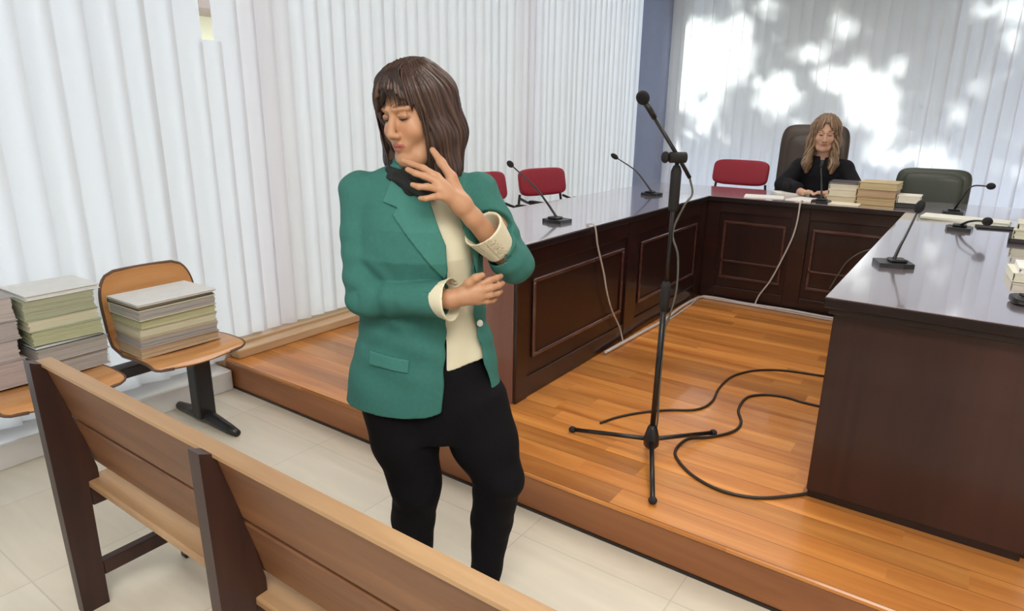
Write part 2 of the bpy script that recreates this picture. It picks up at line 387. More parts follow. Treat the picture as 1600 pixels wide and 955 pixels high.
# the slat that has slipped down leaves a gap at its top
pa = [p for p in pa]
b1 = blind('wide white vertical blind along the stone floor, behind the tandem chairs and files', 'blind', pa, .172, 'Y', .16, 3.08, 17, M['blind'], seed=3, fixed_x=-3.41)
y = pa[-1]+.128; pb = []
while y < 4.7: pb.append(y); y += .108
b2 = blind('white vertical blind behind the standing woman, with one slipped slat', 'blind', pb, .138, 'Y', .27, 3.08, 20, M['blind'], gaps=[(0, .27, 1.90)], seed=8, fixed_x=-3.41)
y = pb[-1]+.108; pc = []
while y < 7.26: pc.append(y); y += .108
b3 = blind('bright white vertical blind beside the red chairs, ending at the blue column', 'blind', pc, .138, 'Y', .27, 3.08, 20, M['blind'], seed=11, fixed_x=-3.41)
x = -3.03; pd = []
while x < -.9: pd.append(x); x += .112
b4 = blind('sun dappled vertical blind behind the seated woman, next to the blue column', 'blind', pd, .127, 'X', .2, 3.08, 9, M['blindb'], seed=4, fixed_x=7.45)
pe = []
while x < 2.9: pe.append(x); x += .112
b5 = blind('bluish vertical blind behind the green office chair, mostly in tree shade', 'blind', pe, .127, 'X', .2, 3.08, 9, M['blindb'], seed=5, fixed_x=7.45)

# ------------------------------------------------------------------ outside: ground, tree, house
struct(MB().box(-30, 30, -12, 40, -.3, -.12).build('ground_outside', simple('courtyard_paving', (.45, .45, .44), .8, .1, 3)))
HOLES = [(1055, 95, 46, 36), (1090, 75, 46, 46), (1140, 92, 38, 46), (1155, 55, 24, 28), (1070, 130, 40, 26), (1195, 15, 12, 14), (1150, 10, 9, 22), (1275, 82, 20, 15), (1245, 82, 9, 8),
         (1212, 140, 38, 26), (1225, 165, 18, 24), (1290, 118, 24, 14), (1340, 130, 42, 26), (1372, 160, 26, 30), (1385, 190, 22, 26), (1345, 175, 26, 22), (1375, 215, 18, 26),
         (1440, 252, 46, 12), (1470, 262, 36, 10), (1405, 110, 10, 14), (1370, 245, 22, 12), (1525, 145, 14, 10), (1490, 180, 12, 14), (1540, 15, 26, 10), (1590, 60, 12, 30), (1595, 10, 20, 12),
         (1120, 165, 13, 26), (1098, 190, 10, 16), (1060, 220, 10, 16), (1130, 215, 8, 12), (1330, 45, 12, 14), (1310, 20, 12, 12), (1440, 215, 14, 9), (1585, 275, 14, 10), (1250, 210, 10, 18), (1075, 165, 22, 12)]
holes = []
for (px, py, rx, ry) in HOLES:
    c = ony(px, py, 7.45); e = ony(px+rx, py, 7.45); g = ony(px, py-ry, 7.45); holes.append((c.x, c.z, abs(e.x-c.x), abs(g.z-c.z)))
def leaf_tree(x0, x1, label, tx, seed, N):
    rnd = random.Random(seed); root = thing('shade_tree', label, 'tree', (tx, 11.2, -.12))
    m = MB(); cnt = 0
    while cnt < N:
        bx, bz = rnd.uniform(x0, x1), rnd.uniform(-.2, 3.6); yy = rnd.uniform(9.4, 12.6)
        s = rnd.uniform(.10, .22)
        bad = False
        for (hx, hz, ra, rb) in holes:
            q = ((bx-hx)/(ra+s*.25))**2+((bz-hz)/(rb+s*.25))**2
            if q < 1: bad = True; break
        if bad: continue
        t = (yy-7.45)/(-SUN_DIR.y); p = Vector((bx, 7.45, bz))-SUN_DIR*t-Vector((tx, 11.2, -.12))
        n = Vector((rnd.gauss(0, .5), -1, rnd.gauss(.5, .5))).normalized(); a = n.orthogonal().normalized(); a.rotate(Matrix.Rotation(rnd.uniform(0, 6.28), 3, n)); b = n.cross(a)
        pts = [a*s, a*s*.45+b*s*.42, -a*s*.5+b*s*.36, -a*s*.95, -a*s*.5-b*s*.36, a*s*.45-b*s*.42]
        m.add([p+q+n*(.0 if i in (0, 3) else .02) for i, q in enumerate(pts)], [(0, 1, 2, 3), (0, 3, 4, 5)]); cnt += 1
    m.build('foliage', M['leaf'], root, fix=False)
    t = MB(); t.tube(spline([(0, 0, 0), (.05, 0, .8), (-.03, .05, 1.6), (.1, 0, 2.6)], 5), [.16-.004*i for i in range(16)], 12)
    for k in range(7):
        aa = k*.9; t.tube(spline([(0, 0, 1.4+.15*k), (.5*math.cos(aa), .15, 2.2+.15*k), (1.3*math.cos(aa), .3*math.sin(aa), 3.1+.1*k)], 4), [.07-.006*i for i in range(9)], 8)
    t.build('trunk', M['bark'], root)
leaf_tree(-3.3, -1.02, 'leafy tree outside, shading the blind next to the blue column', -3.0, 2, 2000)
leaf_tree(-1.0, 1.5, 'denser leafy tree outside, shading the bluish blind on the far side', -.4, 4, 2600)
hb = thing('neighbouring_house', 'cream house with brown eaves glimpsed through the blind gap', 'building', (-9, 5.2, -.12))
MB().box(-.4, .4, -2.6, 2.6, 0, 2.84).build('facade', M['ochre'], hb)
MB().box(-.7, .9, -2.8, 2.8, 2.84, 3.8, .03).build('eaves', M['brownroof'], hb)

# ================================================================== DESKS
TZ = .97
def frame_moulding(mb, axis, plane, a0, a1, z0, z1, out, wd=.022, th=.012):
    """picture-frame moulding lying on a panel; axis = axis it runs along, out = +1/-1 side it stands proud"""
    p0, p1 = (plane, plane+out*th) if out > 0 else (plane+out*th, plane)
    for (s0, s1, t0, t1) in ((a0, a1, z0, z0+wd), (a0, a1, z1-wd, z1), (a0, a0+wd, z0+wd, z1-wd), (a1-wd, a1, z0+wd, z1-wd)):
        if axis == 'Y': mb.box(p0, p1, s0, s1, t0, t1, .004)
        else: mb.box(s0, s1, p0, p1, t0, t1, .004)
# left desk
d = thing('side_desk', 'long dark mahogany desk on the platform with red chairs behind it', 'desk', (-2.06, 3.74, PZ))
def inv(o, mb, name, mat):
    off = Vector(o.location); mb.v = [tuple(Vector(v)-off) for v in mb.v]; return mb.build(name, mat, o)
inv(d, MB().box(-2.428, -1.677, 2.432, 5.013, TZ-.0035, TZ, .001), 'desk_top', M['dtop']); inv(d, MB().box(-2.43, -1.675, 2.43, 5.015, TZ-.038, TZ-.0036, .003), 'edge_band', M['edge'])
inv(d, MB().box(-1.728, -1.70, 2.47, 5.05, PZ, TZ-.039), 'front_panel', M['desk'])
inv(d, MB().box(-2.40, -1.705, 2.445, 2.468, PZ, TZ-.039, .003), 'end_panel', M['deskRefl'])
fr = MB(); fr.box(-1.702, -1.69, 2.47, 5.02, PZ, PZ+.11, .003).box(-1.702, -1.69, 2.47, 5.02, TZ-.13, TZ-.039, .003)
for a, b in ((2.447, 2.55), (3.64, 3.80), (4.90, 5.02)): fr.box(-1.704, -1.685, a, b, PZ, TZ-.039, .003)
inv(d, fr, 'face_frame', M['deskX'])
mo = MB(); frame_moulding(mo, 'Y', -1.70, 2.60, 3.60, PZ+.20, TZ-.19, 1); frame_moulding(mo, 'Y', -1.70, 3.85, 4.86, PZ+.20, TZ-.19, 1)
inv(d, mo, 'moulding', M['mould'])
# back desk
d = thing('judges_desk', 'dark mahogany judges desk across the back of the platform', 'desk', (-.9, 5.40, PZ))
inv(d, MB().box(-2.428, 0.418, 5.019, 5.758, TZ-.0035, TZ, .001), 'desk_top', M['dtop']); inv(d, MB().box(-2.43, 0.42, 5.017, 5.76, TZ-.038, TZ-.0036, .003), 'edge_band', M['edge'])
inv(d, MB().box(-1.729, -.30, 5.0505, 5.078, PZ, TZ-.039), 'front_panel', M['desk'])
inv(d, MB().box(-2.42, -2.39, 5.05, 5.74, PZ, TZ-.039, .003), 'end_panel', M['deskR']); inv(d, MB().box(.38, .41, 5.05, 5.74, PZ, TZ-.039, .003), 'end_panel', M['deskR'])
fr = MB(); fr.box(-1.6995, -.30, 5.037, 5.052, PZ, PZ+.10, .003).box(-1.684, -.30, 5.037, 5.052, TZ-.12, TZ-.039, .003)
for a, b in ((-1.6995, -1.58), (-1.06, -.94), (-.40, -.30)): fr.box(a, b, 5.033, 5.052, PZ, TZ-.039, .003)
inv(d, fr, 'face_frame', M['deskX'])
mo = MB(); frame_moulding(mo, 'X', 5.05, -1.55, -1.09, PZ+.17, TZ-.18, -1); frame_moulding(mo, 'X', 5.05, -.91, -.43, PZ+.17, TZ-.18, -1)
mo.box(-1.55, -1.09, 5.038, 5.05, PZ+.30, PZ+.318, .004).box(-.91, -.43, 5.038, 5.05, PZ+.30, PZ+.318, .004)
inv(d, mo, 'moulding', M['mould'])
# right desk
d = thing('side_desk', 'mahogany desk nearest the camera, its plain brown end panel facing the step', 'desk', (0, 3.7, PZ))
inv(d, MB().box(-0.358, 0.368, 2.367, 5.01, TZ-.0035, TZ, .001), 'desk_top', M['dtop']); inv(d, MB().box(-0.36, 0.37, 2.365, 5.012, TZ-.038, TZ-.0036, .003), 'edge_band', M['edge'])
inv(d, MB().box(-.345, .355, 2.38, 5.0, TZ-.060, TZ-.039, .002), 'top_rail', M['edge'])
inv(d, MB().box(-.335, .325, 2.44, 2.47, PZ+.03, TZ-.061, .002), 'end_panel', M['deskR'])
inv(d, MB().box(-.330, .320, 2.446, 2.47, PZ, PZ+.029).box(.326, .350, 2.475, 2.53, PZ, TZ-.061), 'plinth', M['edge'])
inv(d, MB().box(-.335, -.305, 2.475, 5.0, PZ, TZ-.061, .002), 'front_panel', M['desk'])

# ------------------------------------------------------------------ seats behind the desks
def red_chair(loc, rz, label, tilt=12, hgt=.0):
    t = thing('visitor_chair', label, 'chair', loc, rz, None)
    R = Matrix.Rotation(math.radians(-tilt), 3, 'X')
    MB().sup((0, .235, .90+hgt), (.255, .035, .115), .4, R).build('backrest', M['red'], t)
    MB().sup((0, -.02, .47), (.245, .24, .045), .35).build('seat', M['red'], t)
    for s in (-1, 1):
        MB().tube(spline([(s*.23, .26, .80+hgt), (s*.245, .25, .62), (s*.245, .20, .45), (s*.25, .22, .2), (s*.25, .25, .012)], 6), .011).build('leg', M['black'], t)
        MB().tube(spline([(s*.25, -.24, .012), (s*.25, -.22, .4), (s*.25, -.2, .62), (s*.25, -.1, .67), (s*.25, .1, .675), (s*.245, .235, .70)], 6), .011).build('leg', M['black'], t)
        MB().sup((s*.25, -.02, .69), (.022, .13, .014), .5).build('armrest', M['blackm'], t)
    return t
red_chair((-2.83, 4.73, PZ), math.radians(74), 'red low-backed chair behind the long side desk, in full view', hgt=-.07)
red_chair((-2.86, 3.98, PZ), math.radians(84), 'red chair mostly hidden behind the standing woman, by the side desk', hgt=-.06)
red_chair((-1.83, 6.03, PZ), math.radians(-2), 'red chair behind the judges desk, to the side of the seated woman', hgt=-.01)
def office_chair(loc, rz, mat, label, top=.66, wid=.27, seat_z=.47):
    t = thing('office_chair', label, 'chair', loc, rz)
    R = Matrix.Rotation(math.radians(-7), 3, 'X')
    c = seat_z+.10+top/2
    MB().sup((0, .27, c), (wid, .05, top/2), .32, R).build('backrest', mat, t)
    MB().sup((0, .215+.02, c+.04), (wid*.8, .035, top*.33), .4, R).build('lumbar_pad', mat, t)
    MB().sup((0, 0, seat_z), (wid, .26, .05), .35).build('seat', mat, t)
    for s in (-1, 1):
        a = MB().sup((s*(wid+.03), .0, seat_z+.2), (.03, .17, .018), .4); a.tube(spline([(s*(wid+.03), -.12, seat_z+.19), (s*(wid+.035), -.1, seat_z+.05), (s*(wid-.02), -.05, seat_z-.03)], 5), .013)
        a.build('armrest', M['blackm'], t)
    MB().tube([(0, 0, .10), (0, 0, seat_z-.04)], [.03, .022], 14).build('gas_lift', M['black'], t)
    for k in range(5):
        a = k*2*math.pi/5+.3; e = (.29*math.cos(a), .29*math.sin(a), .07)
        l = MB().tube([(0, 0, .11), e], [.026, .016], 8).build('base_leg', M['black'], t)
        MB().ell((e[0], e[1], .028), (.026, .026, .026), 12, 8).build('caster', M['blackm'], l)
    return t
office_chair((-1.20, 6.10, PZ), math.radians(8), M['brownleather'], 'dark brown leather office chair the seated woman sits in', top=.76, wid=.28)
office_chair((-.30, 6.0, PZ), math.radians(0), M['green'], 'dark green office chair, empty, behind the judges desk', top=.44, wid=.26)

# ------------------------------------------------------------------ microphones
def desk_mic(base, mid, head, label, rz=0, hr=.019, hl=.034):
    t = thing('gooseneck_microphone', label, 'microphone', base, 0, 'gooseneck microphones on the desks')
    R = Matrix.Rotation(rz, 4, 'Z')
    b = MB().prism([(-.055, -.065), (.055, -.065), (.065, .02), (.05, .065), (-.05, .065), (-.065, .02)], 'Z', 0, .018)
    b.box(-.035, .035, -.02, .045, .018, .03, .008); b.v = [tuple(R @ Vector(v)) for v in b.v]; b.build('base', M['black'], t)
    B = Vector(base); m = Vector(mid)-B; h = Vector(head)-B
    pts = spline([(0, 0, .025), m*.5+Vector((0, 0, .02)), m, h], 8)
    k = len(pts); MB().tube(pts, [.0075-.0035*i/k for i in range(k)], 8).build('gooseneck', M['black'], t)
    dr = (pts[-1]-pts[-3]).normalized(); q = dr.to_track_quat('Z', 'Y').to_matrix()
    MB().ell(pts[-1]+dr*hl*.7, (hr, hr, hl), 16, 12, q).build('foam_windscreen', M['foam'], t)
    return t
def mic_px(bpx, hpx, hy, label, midf=.5, drop=.05, rz=0, byz=None, mid=None, **k):
    b = onz(*bpx, TZ) if byz is None else byz; h = ony(*hpx, hy); m = Vector(mid) if mid else b.lerp(h, midf)+Vector((0, 0, -drop)); return desk_mic(b, m, h, label, rz, **k)
mic_px((870, 347), (800, 259), 3.38, 'black gooseneck microphone on the side desk in front of the full red chair', drop=-.04, rz=1.5)
mic_px((1018, 305), (964, 247), 4.72, 'black gooseneck microphone on the side desk near the blue column', drop=-.05, rz=1.5)
mic_px((1395, 415), (1434, 330), 3.25, 'black gooseneck microphone standing alone at the front of the nearest desk', drop=-.01, rz=-1.2)
mic_px((1285, 309), (1283, 262), 5.30, 'thin gooseneck microphone on the judges desk in front of the seated woman', drop=-.02, byz=Vector((-.90, 5.13, TZ)), hr=.012, hl=.018)
mic_px((1440, 352), (1540, 346), 4.10, 'black gooseneck microphone bent low over the nearest desk, beside the dark folder', drop=-.04, byz=Vector((-.045, 4.36, TZ)), mid=(.03, 4.22, TZ+.075), hr=.022, hl=.042)
mic_px((1440, 352), (1545, 291), 4.80, 'black gooseneck microphone reaching out beside the green office chair', byz=Vector((-.10, 5.12, TZ)), mid=(-.03, 4.98, TZ+.19), hr=.020, hl=.036)
mic_px((1240, 300), (1231, 291), 5.45, 'small black microphone lying low among the papers before the seated woman', drop=0, byz=Vector((-1.13, 5.52, TZ)), hr=.022, hl=.026)

# tripod stand
SX, SY = -.94, 2.38
t = thing('microphone_stand', 'tall black tripod microphone stand in the middle of the platform', 'microphone stand', (SX, SY, PZ))
for a in (183, 65, -65):
    e = Vector((math.cos(math.radians(a))*.37, math.sin(math.radians(a))*.37, .015))
    l = MB().tube([(0, 0, .075), e*.97+Vector((0, 0, .002))], [.010, .009], 10).build('leg', M['black'], t)
    MB().ell(e, (.017, .017, .014), 12, 8).build('rubber_foot', M['blackm'], l)
MB().tube([(0, 0, .035), (0, 0, .05), (0, 0, .085), (0, 0, .13), (0, 0, .14)], [.02, .032, .032, .02, .013], 16).build('hub', M['black'], t)
LEAN = Vector((.010, .006, 0))
MB().tube([(0, 0, .10), LEAN*.6+Vector((0, 0, .68))], .0115, 12).build('lower_tube', M['black'], t)
MB().tube([LEAN*.55+Vector((0, 0, .64)), LEAN*.6+Vector((0, 0, .66)), LEAN*.7+Vector((0, 0, .74)), LEAN*.7+Vector((0, 0, .76))], [.013, .019, .019, .012], 14).build('clutch', M['blackm'], t)
top = LEAN+Vector((0, 0, 1.235))
MB().tube([LEAN*.7+Vector((0, 0, .7)), top], .008, 10).build('upper_tube', M['black'], t)
UU = Vector((.819, .574, 0)); WW = Vector((.574, -.819, 0))
MB().tube([top-UU*.03+WW*.01, top+UU*.03], .02, 12).ell(top-UU*.045, (.016, .016, .022), 12, 8).build('boom_joint', M['blackm'], t)
tip = top-UU*.11+WW*.02+Vector((0, 0, .155)); back = top+UU*.055-WW*.01-Vector((0, 0, .075))
MB().tube([back, top+UU*.004, tip], .0075, 10).build('boom', M['black'], t)
MB().tube([top-Vector((0, 0, .20)), top-Vector((0, 0, .19)), top-Vector((0, 0, .05)), top-Vector((0, 0, .03))], [.014, .020, .020, .012], 12).build('sleeve', M['blackm'], t)
dm = (tip-top).normalized()
mt = thing('stage_microphone', 'black round-headed microphone at the tip of the tripod stand boom', 'microphone', Vector((SX, SY, PZ))+tip)
MB().tube([Vector((0, 0, 0))-dm*.02, dm*.05], [.010, .012], 12).build('handle', M['black'], mt)
MB().ell(dm*.066, (.024, .024, .026), 18, 12, dm.to_track_quat('Z', 'Y').to_matrix()).build('windscreen', M['foam'], mt)
P0 = Vector((SX, SY, PZ))
cb = MB().tube(spline([P0+back+Vector((0, 0, .0)), P0+back+UU*.015+Vector((0, 0, -.06)), P0+top+UU*.04-Vector((0, 0, .18)), P0+UU*.02-WW*.01+Vector((0, 0, .95)), P0+UU*.045+Vector((0, 0, .86)), P0+UU*.05+Vector((0, 0, .72)), P0+UU*.028+Vector((0, 0, .60)), P0+UU*.017+Vector((0, 0, .55)), P0+UU*.016+Vector((0, 0, .30)), P0+UU*.020-WW*.01+Vector((0, 0, .13)), P0-WW*.045+Vector((0, 0, .05)), P0-WW*.08+Vector((0, 0, .006))], 8), .0042, 8)
tag(cb.build('microphone_cable', M['wcable2']), 'thin cable looping down the tripod microphone stand', 'cable')

# ------------------------------------------------------------------ cables on the platform
def cable(pxs, r, mat, label, z=PZ, name='floor_cable'):
    pts = [onz(a, b, z+r) for a, b in pxs]; return tag(MB().tube(spline(pts, 8), r, 8).build(name, mat), label, 'cable')
cable([(938, 661), (965, 652), (1000, 645), (1040, 641), (1088, 640), (1112, 628), (1124, 606), (1145, 588), (1180, 579), (1225, 579), (1290, 588)], .006, M['cable'], 'brown black cable running past the stand foot to the upper edge of the desk')
cable([(1286, 636), (1252, 628), (1225, 620), (1190, 617), (1166, 622), (1154, 640), (1158, 660), (1146, 674), (1110, 683), (1075, 686), (1056, 703), (1060, 720), (1085, 745), (1130, 768), (1185, 778), (1235, 775), (1275, 769)], .0065, M['cable'], 'black cable curling in an S on the platform beside the nearest desk')
# pale cable hanging down the left desk, down the back desk, and the bundle on the floor
def cable3(pts, r, mat, label, name='hanging_cable'): return tag(MB().tube(spline(pts, 8), r, 8).build(name, mat), label, 'cable')
A = [onx(a, b, -1.668) for a, b in ((930, 352), (934, 385), (943, 425), (948, 455), (956, 485), (968, 512))]
A = [Vector((-1.72, A[0].y, TZ+.006)), Vector((-1.672, A[0].y, TZ+.004))]+A[1:]
A[-1].z = max(A[-1].z, PZ+.02); cable3(A+[Vector((-1.655, A[-1].y+.04, PZ+.008))], .0055, M['wcable'], 'pale thin cable hanging down the panelled front of the long side desk')
A = [ony(a, b, 5.012) for a, b in ((1250, 322), (1246, 345), (1238, 372), (1222, 405), (1204, 438), (1186, 462))]
A = [Vector((A[0].x, 5.08, TZ+.006)), Vector((A[0].x, 5.013, TZ+.005))]+A[1:]
A[-1].z = max(A[-1].z, PZ+.02)
cable3(A+[Vector((A[-1].x-.02, 5.0, PZ+.008))], .006, M['wcable'], 'pale cable hanging down the front of the judges desk')
A = [ony(a, b, 5.012) for a, b in ((1392, 385), (1352, 392), (1325, 408), (1308, 432), (1296, 452))]
cable3(A, .0045, M['wcable2'], 'thin looping cable on the judges desk front beside the nearest desk')
Bp = [Vector((-1.66, 3.35, PZ+.012)), Vector((-1.645, 3.8, PZ+.012)), Vector((-1.635, 4.2, PZ+.012)), Vector((-1.66, 4.6, PZ+.012)), Vector((-1.645, 4.93, PZ+.012)), Vector((-1.56, 4.99, PZ+.012)), Vector((-1.3, 4.975, PZ+.012)), Vector((-1.0, 4.99, PZ+.012)), Vector((-.7, 4.97, PZ+.012)), Vector((-.36, 4.985, PZ+.012))]
cable3(Bp, .011, M['wcable'], 'thick pale cable lying along the foot of both dark desks', 'cable_conduit')
Bq = [p+Vector((.02*math.sin(i*2.1)+.018 if p.y < 4.95 else 0, 0 if p.y < 4.95 else -.022+.012*math.sin(i*2), -.006)) for i, p in enumerate(Bp[2:])]
cable3(Bq, .0055, M['wcable'], 'thinner pale cable wandering beside the thick one at the desk foot', 'cable_conduit')

# ------------------------------------------------------------------ files and papers
def case_file(loc, rz, sx, sy, h, pages, cover, label, group, covm=None, sag=0):
    """a bundle of pages between two thin cardboard covers, spine on the -Y side"""
    t = thing('case_file', label, 'file', loc, rz, group)
    rnd = random.Random(hash((round(loc[0], 3), round(loc[2], 3))) % 9999)
    m = MB(); n = max(3, int(h/.008)); z = .003
    dz = (h-.006)/n
    for i in range(n):
        j = lambda: rnd.uniform(-.003, .003)
        m.box(-sx/2+.006+j(), sx/2-.005+j(), -sy/2+.005+j(), sy/2-.006+j(), z+dz*i, z+dz*(i+1)-.0004)
    m.build('pages', pages, t)
    c = MB().box(-sx/2, sx/2, -sy/2, sy/2, 0, .003, .001).box(-sx/2, sx/2, -sy/2, sy/2, h-.003, h, .001).box(-sx/2-.002, -sx/2+.001, -sy/2, sy/2, 0, h)
    c.build('cover', cover, t); return t
ORD = ['topmost', 'second from top', 'third from top', 'fourth from top', 'fifth from top', 'sixth from top', 'seventh from top', 'eighth from top']
def pile(x, y, z, rz, specs, where, group, seed):
    rnd = random.Random(seed); n = len(specs)
    for i, (sx, sy, h, pg, cv, desc) in enumerate(specs):
        case_file((x+rnd.uniform(-.008, .008), y+rnd.uniform(-.008, .008), z), rz+rnd.uniform(-.05, .05), sx, sy, h, paper(*pg), paper(*cv), '%s, %s %s' % (desc, ORD[n-1-i], where), group); z += h+.0008
    return z
CR, GR, TN, GY, WH, BL = (.62, .60, .45), (.42, .47, .33), (.52, .40, .26), (.40, .38, .36), (.74, .75, .74), (.05, .07, .07)
SZ = .452
pile(-3.075, 1.495, SZ+.012, 0, [(.27, .38, .045, TN, (.45, .30, .22), 'brown case file'), (.265, .37, .042, GY, (.42, .36, .32), 'greyish case file'), (.27, .37, .047, CR, TN, 'buff case file'), (.262, .365, .042, (.55, .55, .34), GR, 'yellowish green case file'), (.27, .37, .047, GY, CR, 'cream case file'), (.265, .37, .016, TN, BL, 'slim dark edged file'), (.275, .375, .010, WH, WH, 'thin white file')],
     'on the wooden chair beside the platform', 'case files on the chair beside the platform', 3)
pile(-3.15, 1.065, SZ+.012, 0, [(.25, .27, .07, GY, (.45, .36, .34), 'thick greyish pink case file'), (.25, .28, .06, GY, (.40, .38, .36), 'thick grey case file'), (.25, .27, .018, WH, BL, 'slim file with dark edge'), (.25, .27, .06, (.45, .47, .30), GR, 'thick olive green case file'), (.25, .27, .05, CR, GR, 'green case file with cream pages'), (.25, .27, .080, (.40, .42, .30), (.36, .40, .28), 'dull green case file'), (.26, .28, .02, WH, WH, 'white topped file')],
     'of the taller green and grey pile', 'case files in the taller pile', 5)

pile(-3.16, .805, SZ+.012, 0, [(.22, .20, .11, (.45, .38, .37), (.42, .36, .35), 'thick pinkish grey file'), (.22, .20, .08, (.48, .42, .41), (.46, .40, .39), 'thick pale pinkish file'), (.22, .20, .08, (.42, .38, .38), (.44, .40, .39), 'thick dusky grey file'), (.22, .20, .095, (.50, .45, .44), (.40, .38, .37), 'thick grey topped file')],
     'of the pinkish pile at the frame edge', 'pinkish files at the frame edge', 6)

# tandem seating
t = thing('tandem_seating', 'two moulded wooden seats on one black beam with a T-shaped foot, along the blinds', 'seating', (-3.05, 1.0, 0))
MB().box(-.06, .02, -.75, .77, .365, .415, .004).build('beam', M['black'], t)
for yy in (.62, -.45):
    l = MB().box(-.055, .02, yy-.045, yy+.045, .03, .366, .006)
    l.tube([(-.26, yy, .022), (-.1, yy, .034), (.05, yy, .036), (.2, yy, .022), (.27, yy, .018)], [.022, .03, .032, .026, .018], 10); l.build('pedestal', M['black'], t)
for cy in (-.05, .515):
    # one-piece ply shell: profile in XZ swept across Y with rounded corners
    prof = spline([(.235, .425), (.20, .447), (.08, .450), (-.05, .440), (-.13, .455), (-.175, .52), (-.20, .62), (-.225, .74), (-.245, .83)], 6) if False else None
    P = spline([(.235, 0, .420), (.20, 0, .447), (.08, 0, .450), (-.05, 0, .442), (-.13, 0, .458), (-.175, 0, .52), (-.195, 0, .62), (-.215, 0, .73), (-.232, 0, .815)], 5)
    nP = len(P); nw = 15; vs = []; top_, bot_ = [], []
    for side in (0, 1):
        for i, p in enumerate(P):
            tt = i/(nP-1)
            half = .225
            e = min(1, tt/.10) if tt < .10 else (min(1, (1-tt)/.22) if tt > .78 else 1)
            half *= (.62+.38*math.sqrt(max(0, 1-(1-e)**2)))
            if .38 < tt < .55: half *= 1-.05*math.sin((tt-.38)/.17*math.pi)
            a = P[min(i+1, nP-1)]-P[max(i-1, 0)]; nr = Vector((a.z, 0, -a.x)).normalized()
            for j in range(nw):
                q = (j/(nw-1)*2-1); curve = .010*q*q*(1 if tt < .45 else 1.6)
                v = p + nr*(-.006 if side else .006) + Vector((0, half*q, 0))
                if tt < .45: v.z += curve
                else: v.x += curve
                vs.append(v)
    fs = []; N = nP*nw
    for i in range(nP-1):
        for j in range(nw-1):
            a = i*nw+j; fs.append((a, a+1, a+nw+1, a+nw)); fs.append((N+a, N+a+nw, N+a+nw+1, N+a+1))
    efs = []
    for i in range(nP-1):
        for j in (0, nw-1): a = i*nw+j; efs.append((a, a+nw, N+a+nw, N+a))
    for j in range(nw-1):
        for i in (0, nP-1): a = i*nw+j; efs.append((a, a+1, N+a+1, N+a))
    m = MB().add(vs, fs, True); m.v = [(v[0], v[1]+cy, v[2]) for v in m.v]; s = m.build('seat_shell', M['ply'], t)
    # dark rubber rim round the shell
    rim = [P[i]+Vector((0, 0, 0)) for i in range(nP)]
    def edge_pt(i, sgn):
        v = Vector(vs[i*nw+(0 if sgn < 0 else nw-1)]); v2 = Vector(vs[N+i*nw+(0 if sgn < 0 else nw-1)]); return (v+v2)/2+Vector((0, cy, 0))
    loop = [edge_pt(i, -1) for i in range(nP)]+[((Vector(vs[(nP-1)*nw+j])+Vector(vs[N+(nP-1)*nw+j]))/2+Vector((0, cy, 0))) for j in range(1, nw-1)]+[edge_pt(i, 1) for i in range(nP-1, -1, -1)]
    MB().tube(loop, .0072, 8).build('edge_rim', M['plyedge'], s)
    MB().box(-.10, .10, cy-.12, cy+.12, .4155, .428, .003).build('mounting_plate', M['black'], t)

# judges desk papers
def sheet(cx, cy, sx, sy, rz, label, h=.004, mat=None, z=TZ, grp='loose papers on the desks'):
    m = MB(); rnd = random.Random(int(cx*1000+cy*77)); n = max(2, int(h/.002))
    for i in range(n):
        a = rnd.uniform(-.05, .05); R = Matrix.Rotation(a, 4, 'Z'); m.box(-sx/2, sx/2, -sy/2, sy/2, h*i/n, h*(i+1)/n-.0002, 0, R)
    o = m.build('paper_sheets', mat or paper(.80, .79, .74)); o.location = (cx, cy, z+.0005); o.rotation_euler = (0, 0, rz); return tag(o, label, 'paper', grp)
sheet(-1.32, 5.22, .28, .20, .2, 'white papers at the far end of the judges desk, by the red chair', .006)
sheet(-1.02, 5.25, .21, .28, -.15, 'white papers spread on the judges desk before the seated woman', .005)
sheet(-1.20, 5.50, .24, .19, .5, 'propped white paper beside the seated woman forearm', .022)
sheet(-.80, 5.14, .30, .14, .05, 'pale papers on the judges desk edge below the file pile', .008, paper(.78, .74, .58))
pile(-.80, 5.40, TZ+.001, .05, [(.20, .28, .04, (.70, .62, .45), (.68, .58, .40), 'buff case file'), (.195, .27, .045, (.76, .70, .55), (.72, .64, .48), 'pale buff case file'), (.195, .27, .04, (.78, .74, .62), (.78, .72, .60), 'cream case file'), (.19, .26, .012, (.80, .80, .78), (.06, .05, .05), 'thin black covered file')], 'of the cream pile on the judges desk', 'case files in the cream pile', 9)
pile(-.565, 5.36, TZ+.001, -.04, [(.25, .28, .055, (.52, .40, .22), (.46, .32, .16), 'brown case file'), (.25, .28, .05, (.50, .36, .22), (.42, .26, .16), 'reddish brown case file'), (.24, .27, .05, (.58, .48, .28), (.55, .44, .24), 'tan case file')], 'of the brown pile on the judges desk', 'case files in the brown pile', 10)
pile(-.37, 5.32, TZ+.001, 0, [(.16, .20, .03, (.06, .06, .06), (.04, .04, .04), 'black folder'), (.14, .18, .05, (.80, .78, .66), (.82, .79, .68), 'cream block of papers')], 'of the small pile before the green chair', 'small pile before the green chair', 11)
sheet(-.03, 4.78, .44, .19, -.1, 'white papers on the nearest desk, below the green chair', .018, paper(.82, .84, .74))
sheet(.13, 4.55, .20, .12, .1, 'flat dark notebook beside the white papers on the nearest desk', .008, M['blackm'])
